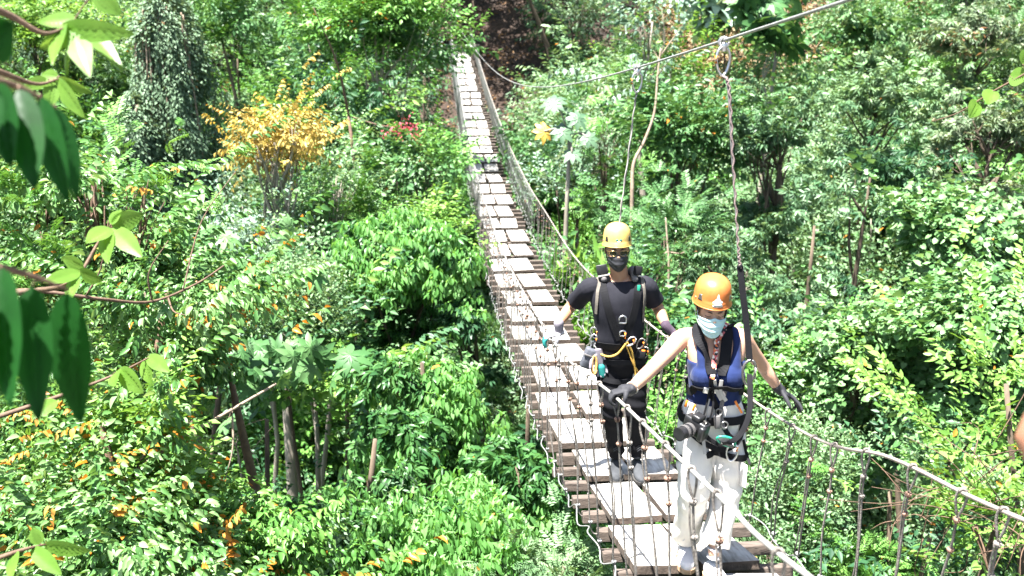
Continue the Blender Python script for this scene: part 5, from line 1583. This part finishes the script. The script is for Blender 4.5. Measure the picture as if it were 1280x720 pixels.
# lanyard from the safety cable to the woman
def lanyard(label, cablept, pts, w, mat, mat2, orange=True, loops=True):
    root = empty('lanyard', cablept, label, 'lanyard')
    R0 = Vector(cablept)
    m = MB(); m.torus(V3(0, 0, 0), .022, .008, (.3, 1, 0), n=20); m.box((0, 0, -.02), (.012, .022, .022), None, .006); m.build('pulley', METAL, root)
    m = MB(); carabiner(m, (0, 0, -.085), (0, 0, 1), (1, .3, 0), .066, .034, .007); cb_ = m.build('carabiner', METAL, root)
    if orange: m = MB(); m.tube([V3(-.034, -.008, -.095), V3(-.034, -.008, -.06)], .010, 10); m.build('carabiner_gate', ORANGE, cb_)
    P = [Vector(p) - R0 for p in pts]
    Q = [Vector(q) for q in catmull([V3(0, 0, -.15)] + P, 10)]
    return root, R0, Q
def ribbon(Q, w, th, tw0=0., tw1=0.):
    mb = MB(); rr = []
    for i, p in enumerate(Q):
        t = (Q[min(i + 1, len(Q) - 1)] - Q[max(i - 1, 0)]).normalized(); x, y = frame_for(t)
        x = V3(1, -.1, 0); x = (x - t * x.dot(t)).normalized(); y = t.cross(x)
        a = tw0 + (tw1 - tw0) * i / len(Q); sd = x * math.cos(a) + y * math.sin(a); n = t.cross(sd)
        rr.append([p + sd * w / 2, p + sd * w / 2 + n * th, p - sd * w / 2 + n * th, p - sd * w / 2])
    return mb.loft(rr)
cp1 = cable_at(at(905, 48, 4.65).y) - Vector((0, 0, .01))
lr, R0, Q = lanyard('long grey looped lanyard with black strap from the safety cable to the woman', cp1,
    [at(911, 110, 4.66), at(916, 200, 4.68), at(922, 300, 4.70), at(925, 335, 4.70)], .020, WEB_GREY, WEB)
m = ribbon(Q, .016, .004, 0, 2.5)
m.build('webbing', WEB_GREY, lr, False)
m = MB(); dz = [Q[i] + V3(0, -.008, 0) for i in range(0, len(Q))]
m.tube([Vector(q) for q in catmull([d + V3(.0045 * (-1) ** i, 0, 0) for i, d in enumerate(dz)], 4)], .0045, 6); m.build('daisy_chain', surf('pink_grey_sling', (.08, .05, .048), (.20, .15, .14), rough=.8, scale=50, bump=.3), lr)
m = MB(); Q2 = [Vector(q) for q in catmull([at(925, 333, 4.70) - R0, at(929, 370, 4.71) - R0, at(934, 415, 4.73) - R0, at(937, 452, 4.74) - R0], 8)]
mm = MB(); rr = []
ribbon(Q2, .030, .004, .25, -.2).build('energy_absorber', WEB, lr, False)
m = MB(); m.ball(Q2[0], .014); m.build('stitched_knot', WEB, lr)
m = MB(); carabiner(m, Q2[-1] + V3(0, 0, -.055), (.05, 0, 1), (1, .1, 0), .062, .030, .0068); c2 = m.build('carabiner', DARKMETAL, lr)
m = MB(); m.tube([Q2[-1] + V3(.030, 0, -.03), Q2[-1] + V3(.030, 0, -.085)], .0095, 10); m.build('carabiner_gate', METAL, c2)
Q3 = [Vector(q) for q in catmull([at(937, 468, 4.74) - R0, at(938, 495, 4.70) - R0, at(936, 520, 4.68) - R0, at(927, 541, 4.68) - R0, at(914, 552, 4.69) - R0, at(903, 553, 4.72) - R0], 8)]
ribbon(Q3, .026, .005, .3, .5).build('lower_strap', WEB, lr, False)
m = MB(); m.tube(Q3[4:-6], .006, 6); m.build('lower_strap_core', WEB, lr)

# ================================================================== the man
MH = 6.60
MB_ = Vector((at_y(783, 583, MH).x, MH, deck(MH) + .022))
man = empty('person', MB_, 'man in yellow helmet, sunglasses, black mask and black polo shirt with a full harness', 'person')
ml = lambda px, py, Y=MH: at_y(px, py, Y) - MB_
mz = lambda py: ml(772, py, 6.62).z
mx = lambda px: ml(px, 400, 6.62).x
HH2 = .242
hM2 = Matrix.Rotation(math.radians(-1), 3, 'Y') @ Matrix.Rotation(math.radians(2), 3, 'X')
ho2 = ml(772, 334.5, 6.56) + V3(0, .045, 0)
shR, shL = ml(737, 360, 6.63), ml(808, 358, 6.65)
elR, wrR = ml(713, 384, 6.78), ml(698, 405, 6.62)
elL, wrL = ml(823, 386, 6.70), ml(833, 408, 6.52)
hp_ = ml(776, 449, 6.64); hx = hp_.x
knR, knL = ml(764, 510, 6.52), ml(794, 510, 6.56)
anR, anL = ml(770, 566, 6.64), ml(797, 566, 6.62)
anR.z = max(.09, anR.z); anL.z = max(.09, anL.z)
c0, c1_ = mx(772), mx(774)
MZ = [(hx, .03, mz(466), .11, .085), (hx, .03, mz(452), .162, .108), (hx, .025, mz(438), .160, .106), (c1_, .015, mz(425), .150, .100), (c1_, .01, mz(405), .156, .106), (c0, .01, mz(385), .172, .116), (c0, .02, mz(368), .180, .108), (c0, .03, mz(356), .165, .085), (c0, .04, mz(349), .105, .062), (c0, .035, mz(344), .066, .058)]
b = MB(); torso(b, MZ)
limb(b, [V3(c0, .04, mz(350)), V3(c0, .02, mz(340)), ho2 + hM2 @ V3(0, .012, .05)], [.064, .060, .060])
limb(b, [shR + V3(.07, .01, .01), shR, shR.lerp(elR, .5), elR, elR.lerp(wrR, .4), wrR], [.058, .057, .049, .041, .041, .028])
limb(b, [shL + V3(-.07, .01, .01), shL, shL.lerp(elL, .5), elL, elL.lerp(wrL, .4), wrL], [.058, .057, .049, .041, .041, .028])
for kn, an, s in ((knR, anR, -1), (knL, anL, 1)):
    limb(b, [V3(hx + s * .085, .03, hp_.z - .02), V3(hx + s * .085, .03, hp_.z - .1).lerp(kn, .4), kn, kn.lerp(an, .4), an], [.088, .082, .056, .054, .036])
F2, fy2 = head_parts(b, HH2, hM2, ho2, 1.08)
mbody = link('body', fuse('body', b, .0062, 3), SKIN_T, man)
# trousers
t = MB(); torso(t, [(hx, .03, mz(470), .10, .085), (hx, .03, mz(454), .172, .118), (hx, .026, mz(438), .170, .116), (c1_, .018, mz(428), .160, .110)])
for kn, an, s in ((knR, anR, -1), (knL, anL, 1)):
    h0 = V3(hx + s * .086, .03, hp_.z - .03)
    limb(t, [h0, h0.lerp(kn, .45), kn, kn.lerp(an, .5), an + V3(0, .008, -.005)], [.092, .090, .074, .064, .060], cut=True)
def mfold(co):
    z = co[:, 2]; k = np.exp(-((z - knR.z) / .12) ** 2) + np.exp(-((z - .17) / .10) ** 2)
    return .007 * np.sin(z * 75 + 9 * co[:, 0] + 3 * np.sin(co[:, 1] * 17)) * np.clip(k, 0, 1.2) + folds(.005, 11, (1.6, 1.6, .5), 1.)(co)
mp = link('trousers', fuse('trousers', t, .007, 3, mfold), BLACK_PANTS, man)
# polo shirt with short sleeves
t = MB(); torso(t, [(hx, .022, mz(434), .150, .104), (hx, .02, mz(430), .160, .108)] + [(x, y, z, rx + .014, ry + .014) for x, y, z, rx, ry in MZ[3:8]] + [(c0, .04, mz(350.5), .112, .070)])
for sh, el in ((shR, elR), (shL, elL)):
    s = -1 if sh.x < c0 else 1
    e = sh.lerp(el, .72)
    limb(t, [sh + V3(-s * .08, .01, .008), sh, sh.lerp(e, .55), e], [.066, .071, .068, .070], cut=True)
ms = link('polo_shirt', fuse('polo_shirt', t, .0062, 4, folds(.006, 9, (1.2, 1.2, 1.5), 7.)), BLACK_SHIRT, man)
# collar: two folded leaves around the neck
for s in (-1, 1):
    def fn(u, v, s=s):
        a = PI / 2 + s * (-.05 + 2.75 * u) 
        rr = .066 + .030 * v + .010 * u; zz = mz(343) + .012 - .040 * v - .058 * u - .018 * v * u
        return V3(c0 + rr * math.cos(a) * 1.05, .034 + rr * math.sin(a) * (1.0 + .15 * u), zz)
    m = MB(); m.add(*grid_patch(fn if s < 0 else (lambda u, v: fn(u, 1 - v)), 16, 5, .003)); m.build('collar', BLACK_SHIRT, ms)
m = MB()
shoe(man, anR, (-.06, -1), SHOE_G, SOLE_D, .28, 0, .045)
shoe(man, anL, (.05, -1), SHOE_G, SOLE_D, .28, 0, .045)
# gloves: white with teal fingers on the rail, dark on the far side
railm = on_path(LP, MB_.y + wrR.y + .0) - MB_
g = MB(); hand(g, railm + V3(.055, .01, .040), V3(-1, -.15, -.25), V3(-.15, -.05, -1), 1, (.6, .64, .66, .68), 1.08, .05, (.75, .55))
gw = fuse('glove', g, .0036, 2)
link('glove', gw, GLOVE_W, man)
# rubber-dipped finger tips, each over its own finger
d = V3(-1, -.15, -.25).normalized(); n_ = V3(-.15, -.05, -1); n_ = (n_ - d * n_.dot(d)).normalized(); w_ = d.cross(n_)
for k, (bb, L, r) in enumerate(((.029, .072, .0098), (.010, .080, .0100), (-.010, .074, .0096), (-.028, .060, .0086))):
    W0 = railm + V3(.055, .01, .040); S = 1.08
    p = W0 + (d * .080 + w_ * bb - n_ * .001) * S; ang = 0; pts = []
    cu = (.6, .64, .66, .68)[k]
    for j, f in enumerate((.46, .31, .23)):
        ang += cu * (1.0, 1.1, .8)[j]
        dd = (d * math.cos(ang) + n_ * math.sin(ang) + w_ * (1.2 - k * .8) * .05 * max(0, math.cos(ang))).normalized()
        if j == 0: pts.append(p + dd * L * f * S * .55)
        p = p + dd * L * f * S; pts.append(p)
    m = MB(); limb(m, pts, [r * S * 1.16, r * S * 1.14, r * S * 1.08, r * S * .95], 10, 3); link('dipped_finger', fuse('dipped_finger', m, .003, 1), TEAL, man)
m = MB(); limb(m, [wrR.lerp(elR, .04), wrR, wrR.lerp(railm + V3(.055, .01, .04), .6), railm + V3(.050, .01, .040)], [.037, .034, .032, .029], 14); link('glove_cuff', fuse('glove_cuff', m, .005, 2), PURPLE, man)
railm2 = on_path(RP, MB_.y + wrL.y - .06) - MB_
g = MB(); tgt = railm2 + V3(-.05, .02, .04)
if (tgt - wrL).length > .14: tgt = wrL + (tgt - wrL).normalized() * .06
hand(g, tgt, (railm2 + V3(.06, -.02, .0)) - tgt, V3(.1, -.1, -1), -1, (.55, .6, .62, .66), 1.08, .05, (.7, .5))
limb(g, [wrL.lerp(elL, .10), wrL, tgt], [.034, .032, .029], 12)
link('glove', fuse('glove', g, .0038, 2), cloth('purple_glove', (.05, .035, .05), (.10, .075, .10)), man)
# head dressing
m = MB(); hair_cap(m, HH2, hM2, ho2, 1.08, .40, .004, .72); m.build('hair', HAIR, man)
for s in (-1, 1):
    m = MB(); m.ball(F2(s * .031, .485, fy2(.485) + .010), (.0145, .010, .010), hM2); m.build('eye', EYEW, man)
    m = MB(); m.tube(catmull([F2(s * x, t_, fy2(.57) - .003 + k) for x, t_, k in ((.014, .560, 0), (.030, .585, .002), (.050, .568, .010))], 4), [.0026, .0034, .0038, .004, .0038, .0032, .0026, .002, .001], 6); m.build('eyebrow', BROW, man)
sg = MB(); sg.tube([F2(-.010, .525, fy2(.5) - .014), F2(.010, .525, fy2(.5) - .014)], .0016, 6)
sgo = sg.build('sunglasses', GOLDM, man)
for s in (-1, 1):
    def lp(a): 
        x = .034 + .027 * math.copysign(abs(math.cos(a)) ** .75, math.cos(a)); t_ = .478 + .072 * math.copysign(abs(math.sin(a)) ** .75, math.sin(a)) * (1 if math.sin(a) > 0 else 1.05)
        return F2(s * x, t_, fy2(.5) - .013 + .32 * max(0, x - .034))
    m = MB(); m.tube([lp(2 * PI * k / 24) for k in range(25)], .0017, 6, cap=False); m.tube(catmull([F2(s * .061, .52, fy2(.5) - .004), F2(s * .076, .51, -.05), F2(s * .079, .49, .01)], 4), .0016, 6); m.build('lens_frame', GOLDM, sgo)
    m = MB(); rg = [lp(2 * PI * k / 24) for k in range(24)]; m.loft([[p for p in rg], [p + hM2 @ V3(0, -.002, 0) for p in rg]]); m.build('tinted_lens', SHADE, sgo, False)
mask(HH2, hM2, ho2, MASK_K, man, 1.08, False, .40, 1.0)
mh, mhp, mprof = helmet(HH2, hM2, ho2, HELM_Y, man, .094, .116, .140, math.radians(-4), .66)
for u0, mt in ((-.12, TEAL), (.14, TEAL)):
    m = MB(); m.add(*grid_patch(lambda u, v: onh(u0 + (u - .5) * .16, .034 + .012 * v - .006 * abs(u - .5), mhp, mprof), 6, 4, .0008)); m.build('helmet_mark', mt, mh)
m = MB(); m.add(*grid_patch(lambda u, v: onh(.01 + (u - .5) * .26, .020 + .012 * v, mhp, mprof), 6, 4, .0008)); m.build('helmet_mark', surf('peach_print', (.75, .42, .25), (.8, .48, .3), rough=.5, scale=9, bump=0), mh)
for s in (-1, 1):
    m = MB(); m.tube(catmull([F2(s * .078, .64, 0), F2(s * .075, .36, -.018), F2(s * .054, .08, -.038), F2(0, -.07, -.048)], 5), .0042, 6); m.build('chin_strap', WEB, mh)

# full-body harness
h2 = empty('harness', (0, 0, 0), None, None); h2.parent = man
W = Wear(MB_, [mbody, ms, mp])
mpx = lambda pts, Y=MH: [W.px(x, y, Y)[0] for x, y in pts]
bk = lambda x, py, y=.2: V3(c0 + x, y, mz(py))
hs, woman_cx, cx, wz = h2, cx, c1_, mz
W.strap('shoulder_strap', [bk(-.02, 395), bk(-.07, 362), V3(c0 - .10, .05, mz(344))] + mpx([(752, 350), (756, 368), (762, 390), (770, 412), (775, 424)]), .052, WEB, h2, .008, .006)
W.strap('shoulder_strap', [bk(.02, 395), bk(.07, 362), V3(c0 + .10, .05, mz(344))] + mpx([(796, 350), (796, 368), (792, 390), (784, 412), (779, 424)]), .052, WEB, h2, .010, .006)
W.strap('shoulder_pad', mpx([(746, 344), (749, 352), (747, 372), (746, 392)]), .022, surf('tan_binding', (.09, .08, .065), (.15, .13, .105), rough=.8, scale=20), h2, .006)
W.strap('shoulder_pad', mpx([(803, 344), (804, 360), (804, 382), (803, 402)]), .022, surf('tan_binding', (.09, .08, .065), (.15, .13, .105), rough=.8, scale=20), h2, .006)
for s in (-1, 1):
    m = MB(); limb(m, [V3(c0 + s * .105, -.02, mz(347)), V3(c0 + s * .10, .05, mz(339)), V3(c0 + s * .085, .12, mz(345))], [.024, .030, .024], 12); link('shoulder_roll', fuse('shoulder_roll', m, .006, 2), WEB_GREY, h2)
def gadget(x, y, hw, hh, dp, rz, mat, name, off=.012):
    p, n = W.px(x, y, MH); m = MB(); R_ = Matrix.Rotation(rz, 3, 'Y') @ Matrix.Rotation(-.15, 3, 'X'); m.box(p + n * off, (hw, dp, hh), R_, min(hw, dp, hh) * .3); return m.build(name, mat, h2), p + n * off
g1, p1 = gadget(752, 337, .036, .034, .010, -.18, PLASTIC, 'radio_pouch', .018)
g2, p2 = gadget(757, 350, .036, .026, .010, -.18, PLASTIC, 'radio_pouch', .018)
gadget(754.5, 344, .040, .006, .013, -.18, WEB_PALE, 'pouch_strap', .020)
gadget(797, 338, .028, .030, .014, .15, WEB, 'radio', .02)
gadget(797, 361, .010, .020, .004, .1, GREEN, 'name_tag', .018)
gadget(798, 347, .020, .008, .006, .1, METAL, 'buckle', .018)
belt('waist_belt', 432, 427, .26, .24, .050, WEB, .010)
belt('waist_belt', 446, 440, .26, .24, .036, WEB, .010)
for s in (-1, 1):
    W.strap('thigh_strap', [V3(hx + s * .086 + .14 * math.cos(a), .03 + .14 * math.sin(a), mz(468) + s * .03 * math.cos(a)) for a in [2 * PI * k / 14 for k in range(15)]], .036, WEB, h2, .008)
for (x, y, hh, ww) in ((778, 399, .030, .024), (778, 416, .022, .020)):
    p, n = W.px(x, y, MH); c_ = p + V3(0, -.022, 0); m = MB()
    m.tube([c_ + V3(-ww, 0, -hh * .7), c_ + V3(-ww, 0, hh * .2)] + [c_ + V3(-ww * math.cos(a), 0, hh * .2 + hh * .8 * math.sin(a)) for a in [PI * k / 10 for k in range(1, 10)]] + [c_ + V3(ww, 0, hh * .2), c_ + V3(ww, 0, -hh * .7), c_ + V3(-ww, 0, -hh * .7)], .0058, 8); m.build('chest_ring', METAL, h2)
p, n = W.px(781, 418, MH); m = MB(); m.tube([p + V3(0, -.03, -.02), p + V3(0, -.03, .02)], .008, 8); m.build('carabiner_gate', ORANGE, h2)
for x, y, tilt, mt in ((745, 424, .25, METAL), (742, 415, -.2, METAL), (798, 428, .5, DARKMETAL), (803, 440, .2, DARKMETAL), (787, 425, .9, METAL), (746, 432, 0, METAL)):
    p, n = W.px(x, y, MH); m = MB(); carabiner(m, p + n * .02 + V3(0, -.01, 0), (math.sin(tilt), 0, math.cos(tilt)), (math.cos(tilt), -.2, -math.sin(tilt)), .040, .022, .0055); c3 = m.build('carabiner', mt, h2)
    q = p + n * .02 + V3(.02, -.014, 0); m = MB(); m.tube([q + V3(0, 0, -.014), q + V3(0, 0, .014)], .0075, 8); m.build('carabiner_gate', ORANGE, c3)
def mrope(pts, r, mat, off=.02):
    Q = []
    for x, y in pts:
        p, n = W.px(x, y, MH); Q.append(p + n * .5 * off + V3(0, -off, 0))
    m = MB(); m.tube([Vector(q) for q in catmull(Q, 7)], r, 8, twist=110, lobes=6, depth=.15); return m.build('yellow_lanyard', mat, h2)
mrope([(746, 434), (752, 441), (762, 444), (772, 440), (780, 430), (783, 426)], .0075, YROPE)
mrope([(783, 426), (788, 436), (791, 448), (793, 462), (794, 468)], .0075, YROPE)
mrope([(781, 428), (785, 438), (790, 452), (796, 462)], .006, YROPE)
gadget(798, 442, .030, .028, .020, .1, WEB, 'belt_pouch', .03)
gadget(799, 438, .012, .006, .012, .1, ORANGE, 'pouch_clip', .045)
gadget(793, 470, .012, .016, .003, .2, WEB_PALE, 'care_tag', .012)

# bag, orange sling bundle and spare glove clipped to the man's belt
def hung(name, label, cat, px, py, Y):
    p = W.px(px, py, Y)[0]; return empty(name, MB_ + p, label, cat), p
o, p = hung('pouch', 'dark tool pouch with zip hanging at the right hip of the man', 'pouch', 737, 446, 6.58)
m = MB(); m.box((-.01, -.02, 0), (.040, .035, .075), Matrix.Rotation(.35, 3, 'Y'), .016); m.build('bag', surf('slate_nylon', (.05, .055, .07), (.10, .105, .125), rough=.7, scale=15), o)
m = MB(); m.box((-.016, -.055, .028), (.028, .006, .006), Matrix.Rotation(.35, 3, 'Y'), .002); m.build('zip_flap', WEB_GREY, o)
m = MB(); m.tube(catmull([(0.01, -.02, .07), (.02, -.02, .10), (.035, -.01, .11)], 4), .006, 6); m.build('hanging_loop', WEB, o)
o, p = hung('rope_bundle', 'small coiled orange-tan sling hanging beside the tool pouch of the man', 'sling', 742, 452, 6.56)
m = MB()
pts = []
for k in range(60):
    a = 2 * PI * k / 12; pts.append(V3(.016 * math.cos(a) + .002 * (k // 12 - 2), -.035 + .008 * math.sin(a) - .003 * (k // 12), -.01 + .065 * math.sin(a)))
m.tube(pts, .006, 6); m.build('coil', surf('tan_sling', (.40, .22, .06), (.55, .32, .10), rough=.8, scale=50, bump=.4), o)
o, p = hung('glove', 'spare lilac and teal work glove hanging from the belt of the man', 'glove', 748, 442, 6.55)
g = MB(); hand(g, V3(0, -.045, .02), V3(.18, -.05, -1), V3(0, -1, 0), 1, (.12, .15, .18, .2), 1.05, .05, (.2, .1)); link('palm', fuse('palm', g, .0036, 2), PURPLE, o)
g = MB(); hd = V3(.18, -.05, -1).normalized()
limb(g, [V3(0, -.046, .02) + hd * .105, V3(.0, -.052, .02) + hd * .155], [.030, .024], 12); link('dipped_fingers', fuse('dipped_finger', g, .004, 2), TEAL, o)
o.children[-1].name = 'dipped_palm'

# lanyard of the man, running up behind his head
cp2 = cable_at(at(796, 90, 6.6).y) - Vector((0, 0, .01))
lr, R0, Q = lanyard('thin grey lanyard from the safety cable to the back of the man', cp2,
    [at(793, 135, 6.68), at(786, 190, 6.76), at(779, 240, 6.84), at(774, 285, 6.9), at(773, 350, 6.98), MB_ + V3(c0, .17, mz(372))], .014, WEB_GREY, WEB)
ribbon(Q, .012, .004, 0, 9).build('webbing', WEB_GREY, lr, False)
m = MB(); m.tube([q + V3(.003 * math.sin(i * .9), .004 * math.cos(i * .9), 0) for i, q in enumerate(Q)], .005, 6); m.build('sling', WEB_PALE, lr)

# ================================================================== bystander at the near end, only an elbow in view
PB = Vector((1.22, 1.30, -1.87))
by = empty('person', PB, 'bystander whose bare brown elbow pokes in blurred at the right edge', 'person')
el = at(1299, 546, 1.50) - PB
b = MB()
torso(b, [(0, 0, .78, .12, .09), (0, 0, .90, .17, .115), (0, 0, 1.05, .15, .105), (0, 0, 1.25, .17, .115), (0, 0, 1.38, .17, .09), (0, 0, 1.44, .09, .06), (0, 0, 1.48, .06, .055)])
shb = V3(-.19, .0, 1.38)
limb(b, [V3(-.12, 0, 1.39), shb, shb.lerp(el, .5), el, V3(-.24, -.10, 1.10).lerp(el, .35), V3(-.17, -.15, 1.04)], [.056, .056, .046, .036, .040, .028])
limb(b, [V3(.12, 0, 1.39), V3(.19, 0, 1.37), V3(.25, .01, 1.22), V3(.28, .02, 1.08), V3(.27, -.06, .95), V3(.25, -.14, .84)], [.056, .056, .048, .040, .038, .027])
hand(b, V3(-.17, -.15, 1.04), (1, -.1, -.2), (.2, .9, -.1), 1, (.3, .3, .3, .35), 1.)
hand(b, V3(.25, -.14, .84), (-.1, -.3, -1), (-1, 0, 0), -1, (.25, .3, .3, .35), 1.)
for s in (-1, 1): limb(b, [V3(s * .085, 0, .86), V3(s * .09, 0, .5), V3(s * .09, .0, .28), V3(s * .09, .03, .09)], [.09, .058, .052, .037])
limb(b, [V3(0, 0, 1.44), V3(0, -.01, 1.52), V3(0, -.01, 1.57)], [.058, .055, .055])
oM = Matrix.Rotation(math.radians(-170), 3, 'Z') @ Matrix.Rotation(math.radians(5), 3, 'X')
F3, fy3 = head_parts(b, .24, oM, V3(0, 0, 1.52), 1.)
link('body', fuse('body', b, .008, 3), SKIN_B, by)
t = MB(); torso(t, [(0, 0, .82, .17, .12), (0, 0, .9, .178, .125), (0, 0, 1.05, .165, .12), (0, 0, 1.25, .184, .13), (0, 0, 1.385, .18, .10), (0, 0, 1.435, .10, .075)])
limb(t, [V3(-.11, 0, 1.385), shb, shb.lerp(el, .42)], [.065, .068, .066]); limb(t, [V3(.11, 0, 1.385), V3(.19, 0, 1.37), V3(.24, .01, 1.25)], [.065, .068, .066])
link('shirt', fuse('shirt', t, .008, 3, folds(.005, 9, (1.2, 1.2, 1.5), 2.)), BLACK_SHIRT, by)
t = MB(); torso(t, [(0, 0, .74, .11, .10), (0, 0, .86, .178, .125), (0, 0, .96, .165, .12)])
for s in (-1, 1): limb(t, [V3(s * .088, 0, .84), V3(s * .092, 0, .5), V3(s * .092, .01, .12)], [.095, .080, .066])
link('trousers', fuse('trousers', t, .009, 3, folds(.005, 11, (1.6, 1.6, .5), 4.)), BLACK_PANTS, by)
m = MB(); hair_cap(m, .24, oM, V3(0, 0, 1.52), 1.03, .30, .008, .72); m.build('hair', HAIR, by)
for s in (-1, 1):
    m = MB(); m.ball(F3(s * .031, .485, fy3(.485) + .010), (.0145, .010, .010), oM); m.build('eye', EYEW, by)
    shoe(by, V3(s * .09, .03, .09), (s * .1, -1), SHOE_G, SOLE_D, .28, 0, .045)
# ------------------------------------------------------------------ light, world, camera
sc = bpy.context.scene
w = bpy.data.worlds.new('World'); sc.world = w; w.use_nodes = True
nt = w.node_tree
bg = nt.nodes['Background']
sky = nt.nodes.new('ShaderNodeTexSky'); sky.sky_type = 'NISHITA'; sky.sun_disc = False
SUN_EL, SUN_AZ = math.radians(73), math.radians(238)     # azimuth clockwise from +y: behind the camera on the left
sky.sun_elevation = SUN_EL; sky.sun_rotation = SUN_AZ
sky.air_density = 1.2; sky.dust_density = 2.0
bg.inputs['Strength'].default_value = .05
nt.links.new(sky.outputs[0], bg.inputs['Color'])
sl = bpy.data.lights.new('sun', 'SUN'); sl.energy = 5; sl.angle = math.radians(.53); sl.color = (1, .975, .935)
so = bpy.data.objects.new('sun', sl); C.objects.link(so)
sd = Vector((math.sin(SUN_AZ) * math.cos(SUN_EL), math.cos(SUN_AZ) * math.cos(SUN_EL), math.sin(SUN_EL)))
so.rotation_euler = sd.to_track_quat('Z', 'Y').to_euler()
cam = bpy.data.cameras.new('camera'); co = bpy.data.objects.new('camera', cam); C.objects.link(co)
cam.sensor_width = 36; cam.lens = FPX / 1280 * 36; cam.clip_end = 400; cam.clip_start = .05
co.location = (0, 0, 0); co.rotation_euler = (PI / 2 - PITCH, 0, 0)
cam.dof.use_dof = True; cam.dof.focus_distance = 5.6; cam.dof.aperture_fstop = 3.2
sc.camera = co
sc.view_settings.view_transform = 'Standard'; sc.view_settings.look = 'None'
sc.view_settings.exposure = 2.6; sc.view_settings.gamma = 1
sc.view_settings.use_curve_mapping = False
cy = sc.cycles
cy.max_bounces = 5; cy.diffuse_bounces = 1; cy.glossy_bounces = 2; cy.transmission_bounces = 2; cy.transparent_max_bounces = 4
cy.use_denoising = True
cy.sample_clamp_indirect = 6
